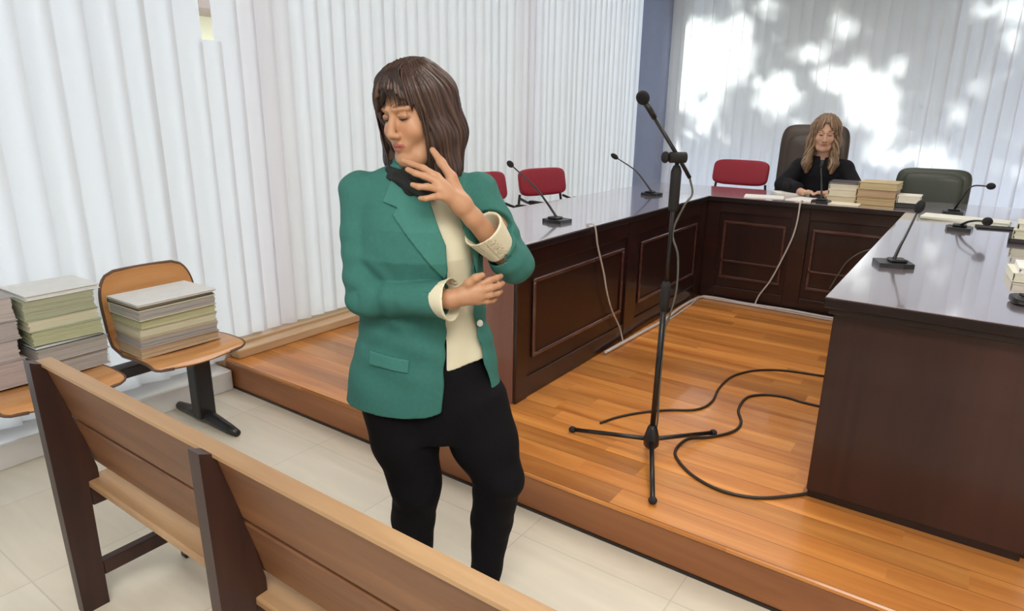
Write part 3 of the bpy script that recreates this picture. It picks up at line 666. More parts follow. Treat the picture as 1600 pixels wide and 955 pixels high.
# right edge of the frame
def rpos(px, py): return onz(px, py, TZ)
p = rpos(1592, 380); pile(p.x+.13, p.y+.08, TZ+.001, -.05, [(.34, .25, .022, (.05, .045, .045), (.03, .025, .025), 'black document folder'), (.30, .23, .045, (.66, .66, .52), (.64, .64, .50), 'pale olive case file'), (.29, .22, .03, (.72, .72, .62), (.70, .70, .60), 'cream case file')], 'of the pile by the bent microphone', 'files by the bent microphone', 12)
p = rpos(1568, 436); pile(p.x+.15, p.y+.06, TZ+.001, .06, [(.26, .19, .035, (.74, .74, .60), (.76, .76, .64), 'cream case file'), (.24, .18, .02, (.84, .84, .80), (.86, .86, .84), 'white case file')], 'of the low pale pile on the nearest desk', 'low pale pile on the nearest desk', 13)
p = rpos(1585, 474)
ph = thing('desk_telephone', 'small black device at the frame edge on the nearest desk', 'device', (p.x+.06, p.y+.02, TZ), .2)
MB().sup((0, 0, .014), (.075, .045, .014), .4).build('body', M['black'], ph); MB().box(-.05, .05, -.02, .02, .0285, .031, .001).build('key_panel', M['blackm'], ph)

# ================================================================== BENCH (pew seen from behind)
BY = .69
t = thing('wooden_pew', 'long brown wooden pew seen from behind, in front of the standing woman', 'bench', (-1.065, BY-.02, 0))
def tb(mb, name, mat, parent=None):
    mb.v = [(v[0]+1.1, v[1]-BY, v[2]) for v in mb.v]; return mb.build(name, mat, parent or t)
x0, x1 = -2.165, .55
def rake(z): return .682 + .25*(.84-z)       # back leans towards the camera at the top
def plank(z0, z1, th=.026):
    y0, y1 = rake(z0), rake(z1); m = MB()
    c = .004
    return m.prism([(y0, z0+c), (y0+c, z0), (y0+th-c, z0), (y0+th, z0+c), (y1+th, z1-c), (y1+th-c, z1), (y1+c, z1), (y1, z1-c)], 'X', x0, x1)
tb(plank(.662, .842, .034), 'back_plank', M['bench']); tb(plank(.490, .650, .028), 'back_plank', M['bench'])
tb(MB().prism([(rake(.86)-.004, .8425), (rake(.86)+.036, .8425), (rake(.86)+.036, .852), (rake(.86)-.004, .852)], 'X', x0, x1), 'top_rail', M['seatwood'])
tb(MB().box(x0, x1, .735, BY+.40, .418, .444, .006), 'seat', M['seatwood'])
tb(MB().box(x0, x1, BY+.34, BY+.365, .345, .4175, .003), 'seat_apron', M['benchrail'])
for px in (-2.145, -1.285, -.15):
    wdt = .042; po = MB()
    po.prism([(.655, 0), (.730, 0), (.734, .417), (.7345, .4435), (.766, .4445), (.766, .48), (rake(.60)-.001, .60), (rake(.848)-.001, .848), (.645, .862), (.648, .6)], 'X', px-wdt/2, px+wdt/2)
    tb(po, 'back_post', M['benchpost'])
    tb(MB().box(px-wdt/2+.002, px+wdt/2-.002, .736, BY+.33, .355, .4175, .004), 'seat_bearer', M['benchpost'])
    tb(MB().box(px-wdt/2+.003, px+wdt/2-.003, BY+.30, BY+.339, 0, .3545, .004), 'front_leg', M['benchpost'])
    tb(MB().box(px-.018, px+.018, .732, BY+.299, .10, .15, .004), 'side_stretcher', M['benchpost'])
tb(MB().box(x0, x1, BY+.341, BY+.372, .095, .155, .004), 'foot_rail', M['benchrail'])

# ================================================================== PEOPLE (distance-field sculpting, meshed with surface nets)
class Field:
    def __init__(s, lo, hi, h):
        s.h = h; s.lo = np.array(lo, float); s.n = np.ceil((np.array(hi)-s.lo)/h).astype(int)+1; s.a = np.full(s.n, .5, np.float32)
    def _sl(s, lo, hi):
        i0 = np.maximum(0, np.floor((np.array(lo)-s.lo)/s.h).astype(int)); i1 = np.minimum(s.n, np.ceil((np.array(hi)-s.lo)/s.h).astype(int)+1)
        if (i1 <= i0).any(): return None, None
        g = np.meshgrid(*[s.lo[k]+s.h*np.arange(i0[k], i1[k]) for k in range(3)], indexing='ij')
        return tuple(slice(i0[k], i1[k]) for k in range(3)), np.stack(g, -1)
    def op(s, fn, lo, hi, k=.01, mode='u'):
        sl, P = s._sl(lo, hi)
        if sl is None: return
        d = fn(P).astype(np.float32); a = s.a[sl]
        if mode == 'u': h = np.clip(.5+.5*(a-d)/k, 0, 1); s.a[sl] = a*(1-h)+d*h-k*h*(1-h)
        elif mode == 's': d = -d; h = np.clip(.5-.5*(a-d)/k, 0, 1); s.a[sl] = a*(1-h)+d*h+k*h*(1-h)
        elif mode == 'i': s.a[sl] = np.maximum(a, d)
    def all(s, fn): sl, P = s._sl(s.lo, s.lo+s.h*(s.n-1)); s.a = np.asarray(fn(P, s.a), np.float32)
    def cap(s, a, b, ra, rb=None, k=.01, mode='u', sc=None):
        rb = ra if rb is None else rb; a = np.array(a, float); b = np.array(b, float); m = max(ra, rb)+k+2.5*s.h
        def f(P):
            ab = b-a; t = np.clip(((P-a)@ab)/max(ab@ab, 1e-9), 0, 1)[..., None]; return np.linalg.norm(P-(a+t*ab), axis=-1)-(ra+(rb-ra)*t[..., 0])
        s.op(f, np.minimum(a, b)-m, np.maximum(a, b)+m, k, mode)
    def chain(s, pts, rs, k=.01):
        for i in range(len(pts)-1): s.cap(pts[i], pts[i+1], rs[i], rs[i+1], k)
    def ell(s, c, r, k=.01, mode='u', R=None):
        c = np.array(c, float); r = np.array(r, float); m = r.max()+k+2.5*s.h
        def f(P):
            q = (P-c) if R is None else (P-c)@R
            q = q/r; l = np.linalg.norm(q, axis=-1); return (l-1)*r.min()*np.where(l < 1, 1, 1)
        s.op(f, c-m, c+m, k, mode)
    def mesh(s, name, mat, parent=None, color=None, smooth=2):
        A = s.a; S = A < 0; n = np.array(A.shape)
        cnt = np.zeros(n-1, np.int8); offs = [(i, j, k) for i in (0, 1) for j in (0, 1) for k in (0, 1)]
        for (i, j, k) in offs: cnt += S[i:n[0]-1+i, j:n[1]-1+j, k:n[2]-1+k]
        act = (cnt > 0) & (cnt < 8); ci = np.argwhere(act); ids = np.full(act.shape, -1, np.int64); ids[act] = np.arange(len(ci))
        V = {o: A[ci[:, 0]+o[0], ci[:, 1]+o[1], ci[:, 2]+o[2]] for o in offs}
        acc = np.zeros((len(ci), 3)); c = np.zeros(len(ci))
        for o in offs:
            for ax in range(3):
                if o[ax]: continue
                p = list(o); p[ax] = 1; a, b = V[o], V[tuple(p)]; m = (a < 0) != (b < 0); t = np.where(m, a/np.where(m, a-b, 1), 0)
                pos = np.array(o, float)[None].repeat(len(ci), 0); pos[:, ax] = t; acc[m] += pos[m]; c[m] += 1
        vs = s.lo+s.h*(ci+acc/c[:, None]); F = []
        for ax in range(3):
            o1, o2 = (ax+1) % 3, (ax+2) % 3
            sh = list(n); sh[ax] -= 1; a = S[tuple(slice(0, sh[k]) for k in range(3))]; d = [0, 0, 0]; d[ax] = 1
            b = S[tuple(slice(d[k], d[k]+sh[k]) for k in range(3))]; e = np.argwhere(a != b)
            e = e[(e[:, o1] > 0) & (e[:, o2] > 0) & (e[:, o1] < n[o1]-1) & (e[:, o2] < n[o2]-1)]
            def g(p, q): x = e.copy(); x[:, o1] -= p; x[:, o2] -= q; return ids[x[:, 0], x[:, 1], x[:, 2]]
            Q = np.stack([g(1, 1), g(0, 1), g(0, 0), g(1, 0)], 1); neg = ~a[e[:, 0], e[:, 1], e[:, 2]]
            Q[neg] = Q[neg][:, ::-1]; F.append(Q)
        F = np.concatenate(F); F = F[(F >= 0).all(1)]
        # drop tiny islands, relax a little
        E = np.concatenate([F[:, [0, 1]], F[:, [1, 2]], F[:, [2, 3]], F[:, [3, 0]]])
        lab = np.arange(len(vs))
        for _ in range(400):
            mn = np.minimum(lab[E[:, 0]], lab[E[:, 1]]); l2 = lab.copy(); np.minimum.at(l2, E[:, 0], mn); np.minimum.at(l2, E[:, 1], mn); l2 = l2[l2]
            if (l2 == lab).all(): break
            lab = l2
        u, inv_, ct = np.unique(lab, return_inverse=True, return_counts=True); keep = ct[inv_] >= .02*ct.max()
        F = F[keep[F[:, 0]]]
        for _ in range(smooth):
            sm = np.zeros_like(vs); dg = np.zeros(len(vs)); np.add.at(sm, E[:, 0], vs[E[:, 1]]); np.add.at(sm, E[:, 1], vs[E[:, 0]]); np.add.at(dg, E[:, 0], 1); np.add.at(dg, E[:, 1], 1)
            vs = np.where(dg[:, None] > 0, vs*.5+.5*sm/np.maximum(dg, 1)[:, None], vs)
        mp = np.full(len(vs), -1); uu = np.unique(F); mp[uu] = np.arange(len(uu)); vs = vs[uu]; F = mp[F]
        me = bpy.data.meshes.new(name); me.vertices.add(len(vs)); me.vertices.foreach_set('co', vs.astype(np.float32).ravel())
        me.loops.add(F.size); me.loops.foreach_set('vertex_index', F.ravel().astype(np.int32))
        me.polygons.add(len(F)); me.polygons.foreach_set('loop_start', np.arange(0, F.size, 4, dtype=np.int32)); me.polygons.foreach_set('use_smooth', np.ones(len(F), bool))
        me.update(calc_edges=True); me.validate()
        if color is not None:
            ca = me.color_attributes.new('Col', 'FLOAT_COLOR', 'POINT'); cc = np.ones((len(vs), 4), np.float32); cc[:, :3] = color(vs); ca.data.foreach_set('color', cc.ravel())
        me.materials.append(mat); o = bpy.data.objects.new(name, me); COL.objects.link(o)
        if parent: o.parent = parent
        return o
def loft(sec, P, off=0.0):
    """signed distance-like value of stacked ellipses; sec rows: z, cx, cy, rx, ry"""
    z = P[..., 2]; zs = [s[0] for s in sec]; cx, cy, rx, ry = [np.interp(z, zs, [s[k] for s in sec]) for k in (1, 2, 3, 4)]
    rx = np.maximum(rx+off, .004); ry = np.maximum(ry+off, .004); x, y = P[..., 0]-cx, P[..., 1]-cy
    l = np.sqrt((x/rx)**2+(y/ry)**2+1e-9); g = np.sqrt((x/rx**2)**2+(y/ry**2)**2+1e-9)/l
    d = (l-1)/np.maximum(g, 1e-3); d = np.where(l < .3, -np.minimum(rx, ry)*(1-l), d)
    return np.maximum(d, np.maximum(zs[0]-z, z-zs[-1]))
def poly2(P, pts, ax=(0, 2)):
    """signed distance to a polygon in two axes"""
    x, y = P[..., ax[0]], P[..., ax[1]]; d = np.full(x.shape, 1e9); ins = np.zeros(x.shape, bool); n = len(pts)
    for i in range(n):
        (ax_, ay), (bx, by) = pts[i], pts[(i+1) % n]; ex, ey = bx-ax_, by-ay; wx, wy = x-ax_, y-ay
        t = np.clip((wx*ex+wy*ey)/(ex*ex+ey*ey), 0, 1); d = np.minimum(d, (wx-ex*t)**2+(wy-ey*t)**2)
        c = ((ay > y) != (by > y)) & (x < (bx-ax_)*(y-ay)/((by-ay) if by != ay else 1e-9)+ax_); ins ^= c
    return np.where(ins, -1, 1)*np.sqrt(d)
def rot(yaw, pitch, roll=0):
    return np.array(Matrix.Rotation(yaw, 3, 'Z') @ Matrix.Rotation(roll, 3, 'Y') @ Matrix.Rotation(pitch, 3, 'X'))
def head(F, c, R, k=.010):
    """a head facing its own -Y; x is the subject's left"""
    c = np.array(c, float); R = np.asarray(R); T = lambda *p: c+R@np.array(p, float)
    E = lambda p, r, kk=k, mode='u': F.ell(T(*p), r, kk, mode, R)
    E((0, .015, .032), (.074, .092, .084)); E((0, -.032, -.022), (.060, .058, .088), .02)
    F.chain([T(-.052, .0, -.058), T(-.026, -.055, -.098), T(0, -.070, -.102), T(.026, -.055, -.098), T(.052, .0, -.058)], [.020, .019, .019, .019, .020], .02)
    for s in (-1, 1):
        E((s*.036, -.066, -.028), (.024, .020, .022), .018)                 # cheek
        F.cap(T(s*.012, -.088, .030), T(s*.046, -.070, .030), .0085, .007, .012)   # brow ridge
        E((s*.031, -.094, .010), (.018, .014, .012), .012, 's')               # eye socket
        E((s*.030, -.076, .008), (.0138, .0125, .0125), .003)                  # eyeball with lid
        F.cap(T(s*.018, -.0875, .014), T(s*.042, -.0820, .014), .0030, .0026, .004)  # upper lid fold
        E((s*.077, .014, -.004), (.008, .018, .030), .006); E((s*.083, .010, -.004), (.005, .010, .018), .003, 's')
        E((s*.0115, -.097, -.034), (.0085, .010, .0075), .005)                 # nostril wing
    F.chain([T(0, -.086, .022), T(0, -.098, -.006), T(0, -.108, -.028)], [.0075, .0085, .0105], .008)
    E((0, -.082, -.062), (.027, .014, .020), .014)
    F.chain([T(-.023, -.085, -.060), T(-.008, -.0950, -.0555), T(0, -.0945, -.0570), T(.008, -.0950, -.0555), T(.023, -.085, -.060)], [.0028, .0048, .0044, .0048, .0028], .003)
    F.chain([T(-.022, -.085, -.0625), T(0, -.0945, -.0680), T(.022, -.085, -.0625)], [.0028, .0062, .0028], .003)
    E((0, -.082, -.098), (.017, .014, .013), .012)
def face_colors(c, R, skin, lip, brow):
    c = np.array(c); R = np.asarray(R); skin = np.array(skin)
    def f(V):
        q = (V-c)@R; col = np.repeat(skin[None], len(V), 0).astype(float); x, y, z = q.T; fr = y < -.05
        def mixin(mask, cc, w=1.0): m = np.clip(mask, 0, 1)[:, None]*w*fr[:, None]; col[:] = col*(1-m)+np.array(cc)*m
        g = lambda dx, dz: 1-((dx)**2+(dz)**2)
        mixin(1.6*g((np.abs(x)-.036)/.024, (z+.028)/.020), (skin[0]*1.0, skin[1]*.78, skin[2]*.74), .35)
        mixin(3*g(x/.025, (z+.0615)/.011), lip, .9)
        mixin(5*g(x/.021, (z+.0618)/.0016), (.10, .02, .02), .8)
        mixin(3*g((np.abs(x)-.031)/.020, (z-.0335-.004*np.cos((np.abs(x)-.03)*60))/.0042), brow, .85)
        mixin(2.2*g((np.abs(x)-.030)/.0165, (z-.0065)/.0082), (.10, .055, .035), .55)
        mixin(5*g((np.abs(x)-.030)/.0135, (z-.0040)/.0032), (.010, .007, .006), 1.0)
        mixin(4*g((np.abs(x)-.010)/.0045, (z+.041)/.003), (.12, .04, .03), .6)
        return col
    return f
def finger(F, pts, r0, r1, k=.004):
    n = len(pts); F.chain(pts, [r0+(r1-r0)*i/(n-1) for i in range(n)], k)
def strand_noise(P, c, R, amp, freq=44, seed=0):
    q = (P-np.array(c))@np.asarray(R); az = np.arctan2(q[..., 0], -q[..., 1]-.02); z = q[..., 2]
    return amp*(np.sin(az*freq+6*np.sin(z*14+seed)+3*np.sin(az*5))*.6+np.sin(az*freq*.47+z*30+seed)*.4)
def hair_color(base, light, c, R):
    c = np.array(c); R = np.asarray(R); base = np.array(base); light = np.array(light)
    def f(V):
        q = (V-c)@R; az = np.arctan2(q[:, 0], -q[:, 1]); t = .5+.5*np.sin(az*61+5*np.sin(q[:, 2]*17)+4*np.sin(az*9)); t = t**2*(.45+.55*np.sin(az*7+1.3)**2)
        return base*(1-t[:, None])+light*t[:, None]
    return f

# ---- the standing woman; local axes: x = picture right, -y = towards the camera, feet on the stone floor
PA = math.radians(35); PX, PY = -1.235, 1.30
HC, HR = (.014, .0, 1.548), rot(math.radians(-37), math.radians(13), math.radians(-3))
def stand(o): o.location = (PX, PY, 0); o.rotation_euler = (0, 0, PA); return o
TORSO = [(.62, .03, 0, .15, .10), (.74, .03, .0, .19, .118), (.86, .02, .0, .175, .112), (.98, .01, .0, .145, .098), (1.08, .010, .0, .145, .100), (1.18, .012, -.008, .155, .115), (1.27, .012, -.004, .160, .104), (1.34, .012, .004, .150, .080), (1.385, .012, .010, .115, .060), (1.42, .012, .014, .055, .045)]
sR, eR, wR = (-.150, .01, 1.345), (-.138, -.070, 1.068), (.108, -.165, 1.095)
sL, eL, wL = (.172, .010, 1.345), (.272, -.030, 1.150), (.165, -.130, 1.298)
kR, aR = (-.015, -.030, .47), (-.035, .03, .09); hipR = (-.060, 0, .76)
kL, aL = (.232, -.050, .515), (.190, .035, .09); hipL = (.135, 0, .76)
body = Field((-.27, -.27, -.02), (.36, .20, 1.72), .0032)
body.op(lambda P: loft(TORSO, P, -.030), (-.25, -.2, .6), (.3, .2, 1.43), .01)
body.chain([(.012, .022, 1.37), (.012, .012, 1.44), (.012, .008, 1.50)], [.054, .048, .050], .02)
body.chain([(-.10, .01, 1.345), (.012, .015, 1.36), (.125, .01, 1.345)], [.030, .034, .030], .02)
for (s_, e_, w_) in ((sR, eR, wR), (sL, eL, wL)):
    body.chain([s_, e_], [.040, .031], .015); body.chain([e_, tuple(np.array(e_)*.6+np.array(w_)*.4), w_], [.031, .031, .0235], .012)
body.chain([hipR, kR, tuple(np.array(kR)*.6+np.array(aR)*.4), aR], [.055, .034, .034, .026], .02)
body.chain([hipL, kL, tuple(np.array(kL)*.6+np.array(aL)*.4), aL], [.055, .034, .034, .026], .02)
for a_ in (aR, aL): body.chain([a_, (a_[0]+.02, a_[1]-.03, .05), (a_[0]+.045, a_[1]-.13, .03)], [.030, .028, .022], .015)
head(body, HC, HR)
# her left hand at the chin: back of the hand to the camera, fingers along the jaw, thumb raised at the cheek
body.chain([wL, (.135, -.142, 1.335)], [.0235, .026], .012)
pc = np.array((.118, -.150, 1.352))
K = [(.078, -.150, 1.402), (.083, -.163, 1.388), (.090, -.168, 1.371), (.100, -.166, 1.355)]     # knuckles, index to little
for k_ in K: body.chain([(.138, -.142, 1.332), tuple((pc+np.array(k_))/2), k_], [.021, .0125, .0105], .012)
finger(body, [K[0], (.045, -.150, 1.421), (.016, -.136, 1.430), (-.006, -.122, 1.437)], .0094, .0072)
finger(body, [K[1], (.050, -.168, 1.404), (.028, -.166, 1.410), (.008, -.155, 1.418)], .0094, .0070)
finger(body, [K[2], (.058, -.182, 1.380), (.038, -.186, 1.380), (.022, -.178, 1.384)], .0092, .0068)
finger(body, [K[3], (.072, -.181, 1.356), (.054, -.186, 1.352), (.040, -.180, 1.352)], .0084, .0062)
finger(body, [(.135, -.135, 1.350), (.112, -.128, 1.398), (.086, -.112, 1.432), (.062, -.096, 1.462)], .0150, .0080, .010)
# her right hand, tucked against the other elbow
body.chain([wR, (.140, -.164, 1.102)], [.0235, .024], .012)
SH = lambda q: (q[0]+.010, q[1]-.012, q[2])
K2 = [(.172, -.152, 1.134), (.176, -.158, 1.119), (.176, -.158, 1.104), (.170, -.152, 1.090)]
for k_ in map(SH, K2): body.chain([(.140, -.162, 1.103), tuple((np.array((.140, -.164, 1.103))+np.array(k_))/2), k_], [.020, .0135, .0105], .010)
finger(body, list(map(SH, [K2[0], (.197, -.146, 1.143), (.216, -.128, 1.146), (.226, -.108, 1.146)])), .0094, .0072)
finger(body, list(map(SH, [K2[1], (.203, -.150, 1.125), (.222, -.132, 1.127), (.231, -.110, 1.127)])), .0094, .0072)
finger(body, list(map(SH, [K2[2], (.200, -.149, 1.106), (.218, -.131, 1.106), (.226, -.112, 1.106)])), .0090, .0070)
finger(body, list(map(SH, [K2[3], (.190, -.146, 1.088), (.206, -.130, 1.086), (.213, -.114, 1.086)])), .0082, .0062)
finger(body, [(.142, -.162, 1.118), (.156, -.172, 1.140), (.174, -.175, 1.154), (.190, -.170, 1.160)], .0125, .0080, .008)
woman = stand(body.mesh('person', M['skin'], None, face_colors(HC, HR, (.50, .265, .150), (.38, .11, .08), (.06, .03, .018)), 1))
tag(woman, 'standing woman in a teal jacket, chin resting on her hand, other arm folded', 'person')

# hair: shoulder length, brown, with a fringe
H = Field((-.17, -.19, 1.26), (.20, .20, 1.74), .0026); T = lambda *p: np.array(HC)+HR@np.array(p, float)
H.ell(T(-.010, .008, .040), (.098, .108, .099), .01, 'u', HR)
for s, zz in ((-1, 1.36), (1, 1.315)):
    ox = -.010 if s < 0 else -.016
    a = T(s*.070+ox, -.004, .045); b = T(s*.082+ox, -.004, -.05); c2 = np.array((T(s*.074+ox, .004, -.10)[0]+s*.002, T(s*.074+ox, .004, -.10)[1], zz))
    H.chain([a, b, (b+c2)/2+np.array((s*.004, 0, 0)), c2], [.034, .036, .036, .020], .03)
    a = T(s*.055-.012, .045, .03); b = T(s*.060-.014, .048, -.06); c2 = np.array((b[0], b[1]-.005, 1.325)); H.chain([a, b, c2], [.050, .048, .030], .03)
H.chain([T(-.01, .055, .03), T(-.012, .058, -.06), tuple(np.array((T(-.012, .055, -.06)[0], T(-.012, .055, -.06)[1], 1.325)))], [.055, .052, .034], .03)
def facecut(P):
    q = (P-np.array(HC))@HR; x, y, z = q[..., 0], q[..., 1], q[..., 2]
    rx = np.interp(z, [-.3, -.13, -.06, .0, .05, .075], [.056, .056, .055, .057, .050, .030]); rx = rx*(1+.04*np.sin(z*90)); top = .080-13*(x+.008)**2
    return np.maximum(np.maximum(np.abs(x+.0)-rx, z-top), y+.028)
H.op(facecut, H.lo, H.lo+H.h*H.n, .008, 's')
H.all(lambda P, a: a+strand_noise(P, HC, HR, .0034))
H.all(lambda P, a: np.maximum(a, -(np.linalg.norm((P-np.array((.012, .012, 1.40)))*np.array((1, 1, .4)), axis=-1)-.040)))
hair = H.mesh('hair', M['hair'], woman, hair_color((.026, .012, .009), (.12, .062, .040), HC, HR), 0)
# loose fringe strands over the forehead
m = MB(); rr = random.Random(2)
for i in range(64):
    u_ = -1+2*i/63; sgn = 1 if u_ > -.15 else -1; k_ = abs(u_+.15)
    x1_ = u_*.054+rr.uniform(-.004, .004); z1 = (.066-.034*k_ if i % 3 else .044-.02*k_)+rr.uniform(-.010, .006)
    p = [T(-.008+u_*.020, -.020, .131), T(-.008+u_*.034, -.060, .116), T(-.006+u_*.048, -.084+.010*k_, .088), T(x1_, -.091+x1_*x1_*7, z1)]
    m.tube(spline(p, 4), [.0024]*7+[.0020, .0018, .0014, .0010, .0007, .0004], 5)
m.build('fringe', simple('hair_strands', (.028, .014, .010), .45, .3, 80), hair)
m = MB(); rr = random.Random(5)
for i in range(170):
    an = rr.uniform(.9, 5.4); R0 = .097; sx_, sy__ = math.sin(an), -math.cos(an)
    top_ = T(-.01+sx_*.045, sy__*.045+.01, .1315); q = [top_]
    for zz, ra in ((.115, .68), (.06, .98), (.0, 1.04), (-.06, 1.03)): q.append(T(-.012+sx_*.096*ra, .008+sy__*.106*ra, zz))
    e = T(-.014+sx_*.096, .006+sy__*.098, -.10); q.append(np.array((e[0]*.97, e[1], 1.40+rr.uniform(-.02, .02)))); q.append(np.array((e[0]*.92+rr.uniform(-.004, .004), e[1], 1.345+rr.uniform(-.02, .03))))
    n_ = len(spline(q, 3)); m.tube(spline(q, 3), [.0016]*(n_-3)+[.0014, .001, .0005], 4)
m.build('strands', simple('hair_strand_light', (.055, .030, .020), .4, .4, 60), hair)

# jacket
JAC = [(.735, .012, .0, .232, .138), (.80, .014, .0, .224, .132), (.90, .018, .0, .202, .118), (.98, .018, .0, .182, .108), (1.06, .014, .0, .172, .108), (1.18, .012, -.010, .176, .134), (1.26, .012, -.006, .176, .124), (1.325, .012, .004, .168, .100), (1.365, .012, .010, .150, .078), (1.385, .012, .012, .130, .070), (1.405, .012, .014, .098, .066), (1.425, .012, .014, .070, .062), (1.44, .012, .014, .062, .058)]
def folds(P, a=.004): return a*np.sin(P[..., 2]*38+P[..., 0]*16+2*np.sin(P[..., 0]*21))*np.exp(-((P[..., 2]-1.0)/.10)**2)+a*.6*np.sin(P[..., 0]*40+P[..., 2]*6)*np.exp(-((P[..., 2]-.82)/.1)**2)
OPEN = [(.040, 1.45), (.052, 1.32), (.090, 1.23), (.094, 1.15), (.090, 1.02), (.084, .90), (.074, .70), (.235, .70), (.205, .82), (.182, .92), (.164, 1.00), (.160, 1.08), (.160, 1.20), (.125, 1.30), (.085, 1.36), (.075, 1.45)]
J = Field((-.27, -.27, .70), (.37, .20, 1.47), .0032)
J.op(lambda P: loft(JAC, P)+folds(P), J.lo, J.lo+J.h*J.n, .004)
for s, (a, b) in ((-1, (sR, eR)), (1, (sL, eL))): J.chain([(.012+s*.10, .010, 1.362), (a[0]-s*.006, a[1], a[2]-.004)], [.036, .050], .03)
J.op(lambda P: loft(JAC, P, -.016)+folds(P), J.lo, J.lo+J.h*J.n, .003, 's')
J.op(lambda P: np.maximum(np.maximum(poly2(P, OPEN), P[..., 1]+.012), -1), J.lo, J.lo+J.h*J.n, .003, 's')
# hem rounds off at the front, lower at the side
J.op(lambda P: .742+.10*np.clip((P[..., 0]-.02)/.10, 0, 1)**2*(P[..., 1] < 0)*(P[..., 0] < .15)*.4+.05*(P[..., 0] > .15)*(P[..., 1] < .02)-P[..., 2], J.lo, J.lo+J.h*J.n, .003, 'i')
def sleeve(s_, e_, w_, f, r):
    s_, e_, w_ = map(np.array, (s_, e_, w_)); c_ = e_+(w_-e_)*f
    up = [s_, s_*.6+e_*.4, e_]; J.chain(up, [r[0], r[1], r[2]], .012)
    J.chain([e_, e_*.55+c_*.45, c_], [r[2], r[3], r[4]], .004)
    d = (c_-e_)/np.linalg.norm(c_-e_)
    J.op(lambda P: np.maximum(np.maximum(-((P-(c_-d*.002))@d), np.linalg.norm(P-(c_+d*.03), axis=-1)-.085), -1), c_-.13, c_+.13, .003, 's')
    J.cap(c_-d*.03, c_+d*.05, r[4]-.008, r[4]-.006, .002, 's')
sleeve(sR, eR, wR, .93, (.056, .052, .051, .049, .047)); sleeve(sL, eL, wL, .42, (.055, .052, .051, .049, .049))
def sleeve_wr(P, a):
    e = np.array(eR); d1 = np.linalg.norm(P-e, axis=-1); e2 = np.array(eL); d2 = np.linalg.norm(P-e2, axis=-1)
    n = .0055*np.sin(d1*110+P[..., 0]*20)*np.exp(-(d1/.11)**2)+.0052*np.sin(d2*105+P[..., 2]*20)*np.exp(-(d2/.10)**2)+.0018*np.sin(P[..., 2]*60+P[..., 0]*25+3*np.sin(P[..., 2]*13))
    return a+n
J.all(sleeve_wr)
jacket = J.mesh('jacket', M['jacket'], woman, None, 2)
# lapels, pocket flap and collar: thin cloth lying on the jacket
def patch(poly, name, base_off, th, mat, parent, front=True, h=.0024):
    xs = [p[0] for p in poly]; zs = [p[1] for p in poly]
    G = Field((min(xs)-.02, -.20 if front else -.02, min(zs)-.02), (max(xs)+.02, .04 if front else .13, max(zs)+.02), h)
    def f(P):
        d = np.abs(loft(JAC, P, base_off)+folds(P))-th; q = poly2(P, poly)
        return np.maximum(np.maximum(d, q), P[..., 1] if front else -P[..., 1])
    G.op(f, G.lo, G.lo+G.h*G.n, .002); return G.mesh(name, mat, parent, None, 1)
patch([(-.045, 1.405), (-.070, 1.330), (-.030, 1.318), (-.042, 1.300), (.090, 1.135), (.099, 1.16), (.095, 1.225), (.055, 1.325), (.035, 1.40)], 'lapel', .004, .0045, M['lapel'], jacket)
patch([(.075, 1.405), (.085, 1.35), (.125, 1.30), (.160, 1.20), (.172, 1.12), (.178, 1.24), (.150, 1.33), (.115, 1.395)], 'lapel', .004, .0045, M['lapel'], jacket)
patch([(-.125, .922), (-.125, .885), (-.012, .872), (-.010, .908)], 'pocket_flap', .003, .0036, M['lapel'], jacket)
def on_front(x, z, off=0):
    zs = [s[0] for s in JAC]; cx, cy, rx, ry = [float(np.interp(z, zs, [s[k] for s in JAC])) for k in (1, 2, 3, 4)]
    return (x, cy-(ry+off)*math.sqrt(max(0, 1-((x-cx)/(rx+off))**2)), z)
b = MB(); 
b.ell(on_front(.178, .995, .003), (.009, .006, .010), 14, 8); b.build('button', M['button'], jacket)
# collar round the neck
G = Field((-.10, -.10, 1.35), (.12, .12, 1.47), .0026)
G.op(lambda P: np.maximum(np.abs(np.sqrt(((P[..., 0]-.012)/1.0)**2+((P[..., 1]-.014)/.92)**2)-(.066+.25*(1.43-P[..., 2])))-.004, np.maximum(np.maximum(P[..., 2]-(1.432+.25*(P[..., 1]-.014)), 1.375-P[..., 2]), -.045-P[..., 1])), G.lo, G.lo+G.h*G.n, .002)
G.mesh('collar', M['lapel'], jacket, None, 1)

